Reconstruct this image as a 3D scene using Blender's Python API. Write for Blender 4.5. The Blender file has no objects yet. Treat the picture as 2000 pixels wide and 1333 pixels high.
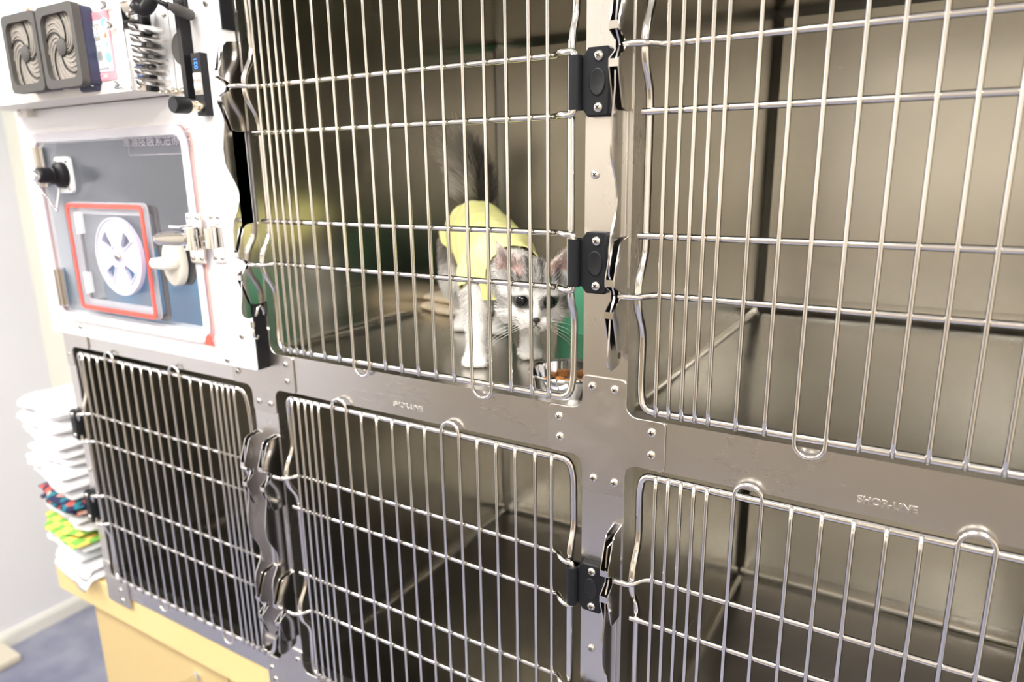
import bpy, bmesh, math, random
from mathutils import Vector, Matrix, noise as mnoise
random.seed(11)
sc = bpy.context.scene
COL = sc.collection
PI = math.pi

# ------------------------------------------------------------------ camera
F_PX = 1372.0936
CAM = Vector((-0.040615, -0.625616, -0.040850))
CR = Vector((0.85630841, 0.51623722, -0.01533096))
CU = Vector((-0.11249384, 0.21540642, 0.9700233))
CW = Vector((-0.50406452, 0.82891448, -0.24252783))

def ray(px, py): return CW + CR*((px-1000)/F_PX) - CU*((py-666.5)/F_PX)
def at_y(px, py, y=0.0):
    d = ray(px, py); return CAM + d*((y-CAM.y)/d.y)
def at_z(px, py, z):
    d = ray(px, py); return CAM + d*((z-CAM.z)/d.z)
def at_x(px, py, x):
    d = ray(px, py); return CAM + d*((x-CAM.x)/d.x)

cam = bpy.data.cameras.new('camera')
cam_o = bpy.data.objects.new('camera', cam)
COL.objects.link(cam_o)
m = Matrix((CR, CU, -CW)).transposed().to_4x4()
m.translation = CAM
cam_o.matrix_world = m
cam.sensor_width = 36.0
cam.lens = F_PX/2000*36
cam.clip_start = 0.01
cam.dof.use_dof = True
cam.dof.focus_distance = 0.70
cam.dof.aperture_fstop = 4.0
sc.camera = cam_o

# ------------------------------------------------------------------ materials
def nodes(name):
    mt = bpy.data.materials.new(name); mt.use_nodes = True
    nt = mt.node_tree
    b = nt.nodes.get('Principled BSDF')
    return mt, nt, b
def plain(name, col, rough=0.5, metal=0.0, **kw):
    mt, nt, b = nodes(name)
    b.inputs['Base Color'].default_value = (*col, 1)
    b.inputs['Roughness'].default_value = rough
    b.inputs['Metallic'].default_value = metal
    for k, v in kw.items():
        b.inputs[k.replace('_', ' ')].default_value = v
    return mt
def brushed(name, col, rough, scale, var=0.12, bump=0.05, blotch=0.05, cv=.06):
    """brushed sheet steel: fine streaks along one axis, soft smudges in the gloss"""
    mt, nt, b = nodes(name)
    b.inputs['Metallic'].default_value = 1.0
    tc = nt.nodes.new('ShaderNodeTexCoord')
    mp = nt.nodes.new('ShaderNodeMapping'); mp.inputs['Scale'].default_value = scale
    nt.links.new(tc.outputs['Object'], mp.inputs['Vector'])
    n1 = nt.nodes.new('ShaderNodeTexNoise'); n1.inputs['Scale'].default_value = 1.0; n1.inputs['Detail'].default_value = 3
    nt.links.new(mp.outputs['Vector'], n1.inputs['Vector'])
    n2 = nt.nodes.new('ShaderNodeTexNoise'); n2.inputs['Scale'].default_value = 9.0; n2.inputs['Detail'].default_value = 4
    nt.links.new(tc.outputs['Object'], n2.inputs['Vector'])
    mr = nt.nodes.new('ShaderNodeMapRange')
    mr.inputs['From Min'].default_value = .3; mr.inputs['From Max'].default_value = .7
    mr.inputs['To Min'].default_value = rough-var*.5; mr.inputs['To Max'].default_value = rough+var*.5
    nt.links.new(n1.outputs['Fac'], mr.inputs['Value'])
    mr2 = nt.nodes.new('ShaderNodeMapRange')
    mr2.inputs['From Min'].default_value = .35; mr2.inputs['From Max'].default_value = .7
    mr2.inputs['To Min'].default_value = -blotch; mr2.inputs['To Max'].default_value = blotch
    nt.links.new(n2.outputs['Fac'], mr2.inputs['Value'])
    ad = nt.nodes.new('ShaderNodeMath'); ad.operation = 'ADD'
    nt.links.new(mr.outputs[0], ad.inputs[0]); nt.links.new(mr2.outputs[0], ad.inputs[1])
    nt.links.new(ad.outputs[0], b.inputs['Roughness'])
    mx = nt.nodes.new('ShaderNodeMix'); mx.data_type = 'RGBA'
    mx.inputs[6].default_value = (*[c*(1-cv) for c in col], 1); mx.inputs[7].default_value = (*[min(1, c*(1+cv)) for c in col], 1)
    nt.links.new(n1.outputs['Fac'], mx.inputs[0])
    nt.links.new(mx.outputs[2], b.inputs['Base Color'])
    bp = nt.nodes.new('ShaderNodeBump'); bp.inputs['Strength'].default_value = bump; bp.inputs['Distance'].default_value = .001
    nt.links.new(n1.outputs['Fac'], bp.inputs['Height'])
    nt.links.new(bp.outputs['Normal'], b.inputs['Normal'])
    return mt
def noisy(name, c1, c2, scale, rough=.8, bump=.2, det=5):
    mt, nt, b = nodes(name)
    tc = nt.nodes.new('ShaderNodeTexCoord')
    n = nt.nodes.new('ShaderNodeTexNoise'); n.inputs['Scale'].default_value = scale; n.inputs['Detail'].default_value = det
    nt.links.new(tc.outputs['Object'], n.inputs['Vector'])
    cr = nt.nodes.new('ShaderNodeValToRGB')
    cr.color_ramp.elements[0].position = .35; cr.color_ramp.elements[0].color = (*c1, 1)
    cr.color_ramp.elements[1].position = .68; cr.color_ramp.elements[1].color = (*c2, 1)
    nt.links.new(n.outputs['Fac'], cr.inputs['Fac']); nt.links.new(cr.outputs['Color'], b.inputs['Base Color'])
    b.inputs['Roughness'].default_value = rough
    if bump:
        bp = nt.nodes.new('ShaderNodeBump'); bp.inputs['Strength'].default_value = bump; bp.inputs['Distance'].default_value = .002
        nt.links.new(n.outputs['Fac'], bp.inputs['Height']); nt.links.new(bp.outputs['Normal'], b.inputs['Normal'])
    return mt
def emit(name, col, st):
    mt, nt, b = nodes(name)
    b.inputs['Base Color'].default_value = (0, 0, 0, 1)
    b.inputs['Emission Color'].default_value = (*col, 1); b.inputs['Emission Strength'].default_value = st
    return mt
def vcol(name, rough=.9, sheen=0.0):
    mt, nt, b = nodes(name)
    a = nt.nodes.new('ShaderNodeVertexColor'); a.layer_name = 'coat'
    nt.links.new(a.outputs['Color'], b.inputs['Base Color'])
    b.inputs['Roughness'].default_value = rough
    b.inputs['Specular IOR Level'].default_value = .25
    b.inputs['Subsurface Weight'].default_value = 0.0
    return mt
def clear(name, tint, gloss=.12, rough=.03, base=None, amount=0.0):
    """clear acrylic sheet: see-through, a little tint and a soft surface reflection"""
    mt = bpy.data.materials.new(name); mt.use_nodes = True
    nt = mt.node_tree; nt.nodes.clear()
    out = nt.nodes.new('ShaderNodeOutputMaterial')
    tr = nt.nodes.new('ShaderNodeBsdfTransparent'); tr.inputs['Color'].default_value = (*tint, 1)
    gl = nt.nodes.new('ShaderNodeBsdfGlossy'); gl.inputs['Roughness'].default_value = rough; gl.inputs['Color'].default_value = (1, 1, 1, 1)
    fr = nt.nodes.new('ShaderNodeLayerWeight'); fr.inputs['Blend'].default_value = .5
    pw = nt.nodes.new('ShaderNodeMath'); pw.operation = 'POWER'; pw.inputs[1].default_value = 4.0
    nt.links.new(fr.outputs['Facing'], pw.inputs[0])
    ma = nt.nodes.new('ShaderNodeMath'); ma.operation = 'MULTIPLY_ADD'; ma.inputs[1].default_value = .40; ma.inputs[2].default_value = gloss; ma.use_clamp = True
    nt.links.new(pw.outputs[0], ma.inputs[0])
    mx = nt.nodes.new('ShaderNodeMixShader')
    nt.links.new(ma.outputs[0], mx.inputs[0]); nt.links.new(tr.outputs[0], mx.inputs[1]); nt.links.new(gl.outputs[0], mx.inputs[2])
    last = mx
    if base:
        df = nt.nodes.new('ShaderNodeBsdfDiffuse'); df.inputs['Color'].default_value = (*base, 1)
        m2 = nt.nodes.new('ShaderNodeMixShader'); m2.inputs[0].default_value = amount
        nt.links.new(mx.outputs[0], m2.inputs[1]); nt.links.new(df.outputs[0], m2.inputs[2]); last = m2
    nt.links.new(last.outputs[0], out.inputs['Surface'])
    return mt

M = {}
M['frame_v'] = brushed('brushed_steel_upright', (.66, .64, .61), .27, (170, 170, .5), var=.005, bump=0, cv=.006, blotch=.012)
M['frame_h'] = brushed('brushed_steel_rail', (.66, .64, .61), .27, (.5, 170, 170), var=.005, bump=0, cv=.006, blotch=.012)
M['plate'] = brushed('satin_steel_plate', (.60, .575, .54), .33, (60, 60, 60), var=.05, bump=.02)
M['wall_steel'] = brushed('cage_wall_steel', (.56, .54, .49), .24, (.4, .4, 140), var=.01, bump=0, blotch=.03, cv=.01)
M['floor_steel'] = brushed('cage_floor_steel', (.53, .51, .465), .20, (140, .4, 140), var=.01, bump=0, blotch=.03, cv=.01)
M['rod'] = plain('bright_steel_rod', (.80, .78, .75), .13, 1.0)
M['latch'] = plain('polished_steel_sheet', (.70, .68, .66), .16, 1.0)
M['chrome'] = plain('chrome', (.86, .86, .87), .07, 1.0)
M['screw'] = plain('screw_steel', (.74, .71, .66), .25, 1.0)
M['recess'] = plain('screw_recess', (.10, .09, .07), .5, .6)
M['hinge'] = plain('black_hinge_plastic', (.010, .011, .013), .45, Specular_IOR_Level=.2)
M['white'] = plain('white_coated_panel', (.86, .86, .87), .35)
M['cream'] = plain('cream_coated_case', (.82, .79, .73), .45)
M['pane'] = clear('smoky_acrylic', (.96, .97, .98), .02, .02, (.62, .62, .66), .06)
M['pane_edge'] = clear('acrylic_edge', (.95, .95, .97), .10, .1, (.86, .86, .90), .45)
M['vent'] = clear('clear_vent_plastic', (.88, .86, .97), .10, .08, (.80, .78, .93), .50)
M['red'] = plain('red_silicone', (.78, .10, .07), .4)
M['pink'] = plain('pink_silicone', (.88, .48, .43), .45)
M['fan_grey'] = plain('grey_fan_plastic', (.085, .08, .076), .6, Specular_IOR_Level=.3)
M['fan_filter'] = noisy('pleated_filter', (.24, .215, .19), (.34, .31, .275), 60, .8, .1)
M['pleat'] = plain('pale_pleat', (.36, .335, .30), .7)
M['fan_side'] = plain('blue_black_plastic', (.035, .04, .09), .45)
M['black'] = plain('black_plastic', (.010, .010, .012), .4, Specular_IOR_Level=.3)
M['knob'] = plain('cream_knob_plastic', (.80, .77, .68), .4)
M['lbl_pink'] = plain('pink_print', (.90, .36, .42), .5)
M['lbl_white'] = plain('white_print', (.90, .90, .92), .5)
M['lbl_blue'] = plain('blue_print', (.28, .62, .86), .5)
M['lbl_orange'] = plain('orange_print', (.92, .24, .04), .5)
M['lbl_green'] = plain('green_print', (.25, .75, .12), .5)
M['lbl_grey'] = plain('grey_print', (.33, .33, .36), .6)
M['lcd'] = plain('lcd_grey', (.50, .49, .45), .3)
M['lcd2'] = plain('lcd_green', (.42, .47, .44), .3)
M['ink'] = plain('mauve_ink', (.30, .28, .32), .6)
M['dark_ink'] = plain('dark_ink', (.03, .03, .04), .6)
M['screen_digit'] = emit('blue_display_digits', (.05, .25, 1.0), 3.0)
M['brass'] = plain('pale_brass', (.70, .62, .46), .25, 1.0)
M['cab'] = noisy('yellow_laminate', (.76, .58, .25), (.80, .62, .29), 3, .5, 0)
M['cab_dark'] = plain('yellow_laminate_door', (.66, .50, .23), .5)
M['towel_w'] = noisy('white_terry', (.80, .80, .82), (.88, .88, .90), 160, .95, .5)
M['towel_g'] = noisy('grey_terry', (.60, .60, .59), (.72, .72, .70), 140, .95, .5)
M['towel_b'] = noisy('pale_blue_grey_terry', (.58, .62, .64), (.74, .77, .79), 30, .95, .4)
M['cloth_be'] = noisy('beige_cloth', (.72, .60, .42), (.80, .69, .52), 90, .95, .3)
M['green'] = plain('green_plastic', (.16, .62, .38), .38)
M['blue_pad'] = noisy('blue_vinyl', (.02, .24, .50), (.04, .31, .60), 12, .6, .1)
M['kibble'] = noisy('kibble', (.36, .13, .025), (.52, .22, .05), 220, .85, .6)
M['beige'] = plain('beige_board', (.66, .60, .50), .6)
M['clay'] = plain('orange_brown_glaze', (.48, .22, .06), .5)
M['eye'] = plain('kitten_iris', (.055, .065, .05), .08)
M['pupil'] = plain('kitten_pupil', (.004, .004, .006), .03)
M['nose'] = plain('kitten_nose', (.035, .026, .025), .5)
M['shirt'] = noisy('yellow_jersey', (.90, .87, .33), (.93, .90, .42), 40, .9, .15)
M['coat'] = vcol('kitten_coat')
M['whisker'] = plain('whisker', (.9, .9, .86), .4)
# printed cloths
def check_mat(name, c1, c2, sx, sy):
    mt, nt, b = nodes(name)
    tc = nt.nodes.new('ShaderNodeTexCoord'); mp = nt.nodes.new('ShaderNodeMapping'); mp.inputs['Scale'].default_value = (sx, sy, sx)
    ck = nt.nodes.new('ShaderNodeTexChecker'); ck.inputs['Scale'].default_value = 1
    ck.inputs['Color1'].default_value = (*c1, 1); ck.inputs['Color2'].default_value = (*c2, 1)
    nt.links.new(tc.outputs['Object'], mp.inputs['Vector']); nt.links.new(mp.outputs['Vector'], ck.inputs['Vector'])
    nt.links.new(ck.outputs['Color'], b.inputs['Base Color']); b.inputs['Roughness'].default_value = .95
    return mt
M['check'] = check_mat('green_yellow_check', (.20, .48, .08), (.78, .58, .13), 45, 45)
def patchwork(name):
    mt, nt, b = nodes(name)
    tc = nt.nodes.new('ShaderNodeTexCoord')
    vo = nt.nodes.new('ShaderNodeTexVoronoi'); vo.inputs['Scale'].default_value = 75
    nt.links.new(tc.outputs['Object'], vo.inputs['Vector'])
    sp = nt.nodes.new('ShaderNodeSeparateColor'); nt.links.new(vo.outputs['Color'], sp.inputs['Color'])
    cr = nt.nodes.new('ShaderNodeValToRGB'); cr.color_ramp.interpolation = 'CONSTANT'
    el = cr.color_ramp.elements
    el[0].color = (.018, .022, .07, 1); el[1].position = .55; el[1].color = (.02, .20, .25, 1)
    for p, c in ((.68, (.62, .10, .07, 1)), (.80, (.72, .42, .34, 1)), (.9, (.03, .03, .08, 1))):
        e = el.new(p); e.color = c
    nt.links.new(sp.outputs[0], cr.inputs['Fac']); nt.links.new(cr.outputs['Color'], b.inputs['Base Color'])
    b.inputs['Roughness'].default_value = .95
    return mt
M['patch'] = patchwork('navy_patterned_cotton')

# ------------------------------------------------------------------ mesh kit
class MB:
    def __init__(s): s.v = []; s.f = []
    def add(s, vs, fs):
        o = len(s.v); s.v += [tuple(x) for x in vs]; s.f += [tuple(i+o for i in f) for f in fs]
    def box(s, x0, x1, y0, y1, z0, z1):
        s.add([(x, y, z) for x in (x0, x1) for y in (y0, y1) for z in (z0, z1)],
              [(0, 1, 3, 2), (4, 6, 7, 5), (0, 4, 5, 1), (2, 3, 7, 6), (0, 2, 6, 4), (1, 5, 7, 3)])
    def prism(s, poly, d0, d1, axis='y', cut=0.0):
        """extrude a 2-D outline along an axis; outline is (x,z) for y, (y,z) for x, (x,y) for z"""
        def P(a, b, d):
            return (a, d, b) if axis == 'y' else (d, a, b) if axis == 'x' else (a, b, d)
        n = len(poly)
        if not cut:
            vs = [P(a, b, d0) for a, b in poly]+[P(a, b, d1) for a, b in poly]
            fs = [tuple(range(n)), tuple(range(2*n-1, n-1, -1))]+[(i, i+n, (i+1) % n+n, (i+1) % n) for i in range(n)]
        else:
            cx = sum(a for a, b in poly)/n; cz = sum(b for a, b in poly)/n
            ins = offset(poly, cut)
            sg = 1 if d1 > d0 else -1
            vs = [P(a, b, d0) for a, b in ins]+[P(a, b, d0+sg*cut) for a, b in poly]+[P(a, b, d1) for a, b in poly]
            fs = [tuple(range(n)), tuple(range(3*n-1, 2*n-1, -1))]
            for k in (0, n):
                fs += [(k+i, k+i+n, k+(i+1) % n+n, k+(i+1) % n) for i in range(n)]
        s.add(vs, fs)
    def ring(s, outer, inner, d0, d1):
        """flat frame in the xz plane with a hole (same number of points inside and out)"""
        n = len(outer)
        vs = [(a, d, b) for d in (d0, d1) for L in (outer, inner) for a, b in L]
        fs = []
        for i in range(n):
            j = (i+1) % n
            fs += [(i, j, n+j, n+i), (2*n+i, 3*n+i, 3*n+j, 2*n+j), (i, 2*n+i, 2*n+j, j), (n+i, n+j, 3*n+j, 3*n+i)]
        s.add(vs, fs)
    def tube(s, path, r, n=10, caps=True, closed=False):
        path = [Vector(p) for p in path]; N = len(path)
        rr = r if isinstance(r, (list, tuple)) else [r]*N
        tang = []
        for i in range(N):
            if closed: t = path[(i+1) % N]-path[i-1]
            else: t = path[min(i+1, N-1)]-path[max(i-1, 0)]
            tang.append(t.normalized())
        a = Vector((0, 0, 1)) if abs(tang[0].z) < .9 else Vector((0, 1, 0))
        u = tang[0].cross(a).normalized()
        vs = []
        for i in range(N):
            u = (u-tang[i]*u.dot(tang[i])).normalized(); w = tang[i].cross(u)
            for k in range(n):
                an = 2*PI*k/n
                vs.append(path[i]+(u*math.cos(an)+w*math.sin(an))*rr[i])
        fs = []
        for i in range(N if closed else N-1):
            j = (i+1) % N
            for k in range(n):
                l = (k+1) % n
                fs.append((i*n+k, i*n+l, j*n+l, j*n+k))
        if caps and not closed:
            fs += [tuple(range(n-1, -1, -1)), tuple((N-1)*n+k for k in range(n))]
        s.add(vs, fs)
    def lathe(s, prof, c, axis=(0, 0, 1), n=24):
        """prof: list of (radius, height) revolved about axis through c"""
        A = Vector(axis).normalized(); a = Vector((1, 0, 0)) if abs(A.x) < .9 else Vector((0, 0, 1))
        u = A.cross(a).normalized(); w = A.cross(u); c = Vector(c)
        vs = []; L = len(prof)
        for r, h in prof:
            for k in range(n):
                an = 2*PI*k/n; vs.append(c+A*h+(u*math.cos(an)+w*math.sin(an))*max(r, 1e-5))
        fs = []
        for i in range(L-1):
            for k in range(n):
                l = (k+1) % n; fs.append((i*n+k, i*n+l, (i+1)*n+l, (i+1)*n+k))
        fs += [tuple(range(n-1, -1, -1)), tuple((L-1)*n+k for k in range(n))]
        s.add(vs, fs)
    def ball(s, c, r, n=12, sq=(1, 1, 1), rot=None):
        vs = []; fs = []
        c = Vector(c)
        for i in range(n+1):
            th = PI*i/n
            for k in range(n*2):
                ph = PI*k/n
                p = Vector((math.sin(th)*math.cos(ph)*r*sq[0], math.sin(th)*math.sin(ph)*r*sq[1], math.cos(th)*r*sq[2]))
                if rot: p = rot @ p
                vs.append(c+p)
        for i in range(n):
            for k in range(2*n):
                l = (k+1) % (2*n); fs.append((i*2*n+k, (i+1)*2*n+k, (i+1)*2*n+l, i*2*n+l))
        s.add(vs, fs)
    def build(s, name, mat, parent=None, smooth=False, auto=None):
        me = bpy.data.meshes.new(name); me.from_pydata(s.v, [], s.f); me.update()
        bm = bmesh.new(); bm.from_mesh(me)
        bmesh.ops.remove_doubles(bm, verts=bm.verts, dist=1e-6)
        bmesh.ops.recalc_face_normals(bm, faces=bm.faces)
        if auto is not None:
            for e in bm.edges:
                if len(e.link_faces) == 2 and e.calc_face_angle(0) > math.radians(auto): e.smooth = False
        bm.to_mesh(me); bm.free()
        if smooth or auto is not None:
            for p in me.polygons: p.use_smooth = True
        return link(name, me, mat, parent)

def link(name, me, mat, parent=None):
    o = bpy.data.objects.new(name, me); COL.objects.link(o)
    if mat is not None: me.materials.clear(); me.materials.append(mat)
    if parent is not None:
        o.parent = parent
        if parent.parent is None and parent.name in LOC:
            o.matrix_parent_inverse = Matrix.Translation(parent.location).inverted()
    return o
LOC = {}
def thing(name, label, cat, loc, group=None):
    o = bpy.data.objects.new(name, None); COL.objects.link(o)
    o.location = loc; o.empty_display_size = .05; LOC[o.name] = 1
    tag(o, label, cat, group); return o
def tag(o, label, cat, group=None):
    o['label'] = label; o['category'] = cat
    if group: o['group'] = group
    return o
def struct(o): o['kind'] = 'structure'; return o
def lab(o, t): o['label'] = t; return o

def offset(poly, d):
    n = len(poly); A = sum(poly[i][0]*poly[(i+1) % n][1]-poly[(i+1) % n][0]*poly[i][1] for i in range(n))
    sg = 1 if A > 0 else -1; out = []
    for i in range(n):
        p0, p1, p2 = (Vector(poly[i-1]), Vector(poly[i]), Vector(poly[(i+1) % n]))
        e1 = (p1-p0); e2 = (p2-p1)
        if e1.length < 1e-9 or e2.length < 1e-9: out.append(tuple(p1)); continue
        n1 = Vector((-e1.y, e1.x)).normalized()*sg; n2 = Vector((-e2.y, e2.x)).normalized()*sg
        b = n1+n2
        if b.length < 1e-6: b = n1
        b.normalize(); out.append(tuple(p1+b*(d/max(.4, b.dot(n1)))))
    return out
def rrect(x0, x1, z0, z1, r, n=5):
    """rounded rectangle, counter-clockwise; r may be four radii (bl, br, tr, tl)"""
    R = r if isinstance(r, (tuple, list)) else (r,)*4
    pts = []
    for (cx, cz, a0), q in zip(((x0, z0, 180), (x1, z0, 270), (x1, z1, 0), (x0, z1, 90)), R):
        sx = 1 if cx == x0 else -1; sz = 1 if cz == z0 else -1
        for k in range(n+1):
            a = math.radians(a0+90*k/n)
            pts.append((cx+sx*q+q*math.cos(a), cz+sz*q+q*math.sin(a)))
    return pts
def smooth_path(pts, rad, seg=5, closed=False):
    """round the corners of a poly-line"""
    P = [Vector(p) for p in pts]; N = len(P); out = []
    for i in range(N):
        if not closed and i in (0, N-1): out.append(P[i]); continue
        a, b, c = P[i-1], P[i], P[(i+1) % N]
        l1 = (a-b).length; l2 = (c-b).length; r = rad[i] if isinstance(rad, (list, tuple)) else rad
        r = min(r, l1*.49, l2*.49)
        s0 = b+(a-b).normalized()*r; s1 = b+(c-b).normalized()*r
        for k in range(seg+1):
            t = k/seg; out.append(s0*(1-t)**2+b*2*t*(1-t)+s1*t*t)
    return out
def screw(parent, x, y, z, r=.0042, name='screw', ang=None, mat=None, face=(0, -1, 0)):
    """pan-head cross screw sitting on a face"""
    b = MB(); A = Vector(face)
    b.lathe([(r, 0), (r*.98, r*.22), (r*.82, r*.45), (r*.5, r*.6), (0, r*.66)], (x, y, z), face, 20)
    o = b.build(name, mat or M['screw'], parent, auto=50)
    c = MB(); an = random.uniform(0, PI/2) if ang is None else ang
    u = Vector((1, 0, 0)) if abs(A.x) < .5 else Vector((0, 1, 0)); w = A.cross(u)
    for k in range(2):
        t = an+k*PI/2; d = u*math.cos(t)+w*math.sin(t); e = A.cross(d)
        ce = Vector((x, y, z)); L = r*.5; W = r*.13; h0 = r*.40; h1 = r*.68
        vs = [ce+d*sx*L+e*sy*W+A*h for h in (h0, h1) for sx, sy in ((-1, -1), (1, -1), (1, 1), (-1, 1))]
        c.add(vs, [(0, 1, 2, 3), (7, 6, 5, 4), (0, 4, 5, 1), (1, 5, 6, 2), (2, 6, 7, 3), (3, 7, 4, 0)])
    o_merge(o, c)
    return o
def o_merge(o, c):
    """cut mark kept in the screw's own mesh, second material"""
    me = o.data; bm = bmesh.new(); bm.from_mesh(me)
    vs = [bm.verts.new(p) for p in c.v]
    for f in c.f:
        fc = bm.faces.new([vs[i] for i in f]); fc.material_index = 1
    bm.to_mesh(me); bm.free(); me.materials.append(M['recess'])
def text(parent, body, size, mat, right, up, origin, depth=.0003, name='lettering', bevel=0, align='CENTER'):
    cu = bpy.data.curves.new('text', 'FONT'); cu.body = body; cu.size = size; cu.extrude = depth
    cu.align_x = align; cu.align_y = 'CENTER'; cu.bevel_depth = bevel
    t = bpy.data.objects.new('text_tmp', cu); COL.objects.link(t)
    bpy.context.view_layer.update()
    me = bpy.data.meshes.new_from_object(t.evaluated_get(bpy.context.evaluated_depsgraph_get()))
    bpy.data.objects.remove(t)
    R = Vector(right).normalized(); U = Vector(up).normalized(); Nn = R.cross(U)
    mm = Matrix((R, U, Nn)).transposed().to_4x4(); mm.translation = Vector(origin)
    me.transform(mm); me.name = name
    return link(name, me, mat, parent)
X1 = (1, 0, 0); Z1 = (0, 0, 1)

# ------------------------------------------------------------------ the room
FLOOR = -1.76; CEIL = .86; XL = -2.86; XR = 1.7; YB = .645; YF = -2.5
M['r_left'] = plain('lavender_white_paint', (.80, .80, .86), .6)
M['r_back'] = plain('pale_green_cream_paint', (.80, .81, .70), .6)
M['r_rear'] = plain('warm_white_paint', (.68, .62, .53), .6)
M['r_ceil'] = plain('ceiling_white', (.86, .86, .85), .8)
M['r_floor'] = noisy('blue_grey_marbled_vinyl', (.16, .17, .26), (.34, .35, .44), 4.5, .45, 0, 8)
def slab(name, x0, x1, y0, y1, z0, z1, mat):
    b = MB(); b.box(x0, x1, y0, y1, z0, z1); return struct(b.build(name, mat))
slab('floor', XL, XR, YF, YB, FLOOR-.05, FLOOR, M['r_floor'])
slab('ceiling', XL, XR, YF, YB, CEIL, CEIL+.05, M['r_ceil'])
slab('wall_left', XL-.05, XL, YF, YB+.05, FLOOR, CEIL, M['r_left'])
slab('wall_right', XR, XR+.05, YF, YB+.05, FLOOR, CEIL, M['r_rear'])
slab('wall_back', XL, XR, YB, YB+.05, FLOOR, CEIL, M['r_back'])
slab('wall_rear', XL, XR, YF-.05, YF, FLOOR, CEIL, M['r_rear'])
b = MB(); b.box(XL, XR, YF, YF+.02, FLOOR, -.42); o = b.build('reflection_darkener_1', plain('taupe_reflection_darkener', (.30, .25, .175), .5)); struct(o)  # unseen dark panel added behind the camera to darken and warm reflections in the steel
b = MB(); b.prism([(XL, FLOOR), (XL+.016, FLOOR), (XL+.016, FLOOR+.045), (XL+.010, FLOOR+.060), (XL, FLOOR+.060)], YF, YB, 'y')
struct(b.build('baseboard_left', plain('white_baseboard', (.80, .79, .75), .5)))
M['lamp'] = emit('fluorescent_diffuser', (1.0, .97, .93), 46.0)
lamps = [(-2.15, -1.0, 'front left'), (-.55, -.90, 'front middle'), (.65, -.90, 'front right'), (-2.05, -1.75, 'rear left'), (.55, -1.55, 'rear right')]
for lx, ly, wh in lamps:
    t = thing('ceiling_light', 'flat white ceiling light panel, %s one of the five in the room' % wh, 'ceiling light', (lx, ly, CEIL), 'ceiling lights')
    b = MB(); b.ring(rrect(lx-.32, lx+.32, ly-.17, ly+.17, .01), rrect(lx-.30, lx+.30, ly-.15, ly+.15, .01), CEIL-.02, CEIL)
    b.v = [(x, z, y) for x, y, z in b.v]
    b.build('frame', M['white'], t)
    b = MB(); b.box(lx-.30, lx+.30, ly-.15, ly+.15, CEIL-.014, CEIL-.004); b.build('diffuser', M['lamp'], t)

# ------------------------------------------------------------------ cage bank frame
UPZ0, UPZ1 = -.286, .182        # clear opening of the upper row
LOZ0, LOZ1 = -.795, -.338       # lower row
POSTS = [(-1.352, -1.329), (-.855, -.807), (-.3365, -.2885), (.183, .231)]
TOPZ = .235; BOTZ = -.851
rack = thing('cage_rack', 'brushed stainless steel frame of posts and rails holding the bank of animal cages', 'cage frame', (-.57, 0, BOTZ))
for i, (a, c) in enumerate(POSTS):
    b = MB(); b.box(a, c, 0, .0015, -.829 if i else BOTZ, TOPZ)
    b.box(a, a+.0015, .0015, .022, -.829, TOPZ); b.box(c-.0015, c, .0015, .022, -.829, TOPZ)
    p = b.build('post', M['frame_v'], rack)
    if i == 2:
        for px, py in ((1163, 341), (1155, 1266), (1210, 341)):
            q = at_y(px, py, 0); screw(p, q.x, -.0001, q.z, .0044)
    if i == 0:
        for px, py in ((150, 695), (177, 918), (205, 1103)):
            q = at_y(px, py, 0); screw(p, a+.010, -.0001, q.z, .0040)
def rail(z0, z1, xs):
    for x0, x1 in xs:
        b = MB(); b.box(x0, x1, .0004, .0019, z0, z1)
        b.box(x0, x1, .0019, .022, z1-.0015, z1); b.box(x0, x1, .0019, .022, z0, z0+.0015)
        yield b.build('rail', M['frame_h'], rack)
bays = [(-1.329, -.855), (-.807, -.3365), (-.2885, .183)]
mid = list(rail(LOZ1, UPZ0, bays)); list(rail(-.829, LOZ0, bays)); list(rail(UPZ1, TOPZ, bays))
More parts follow.
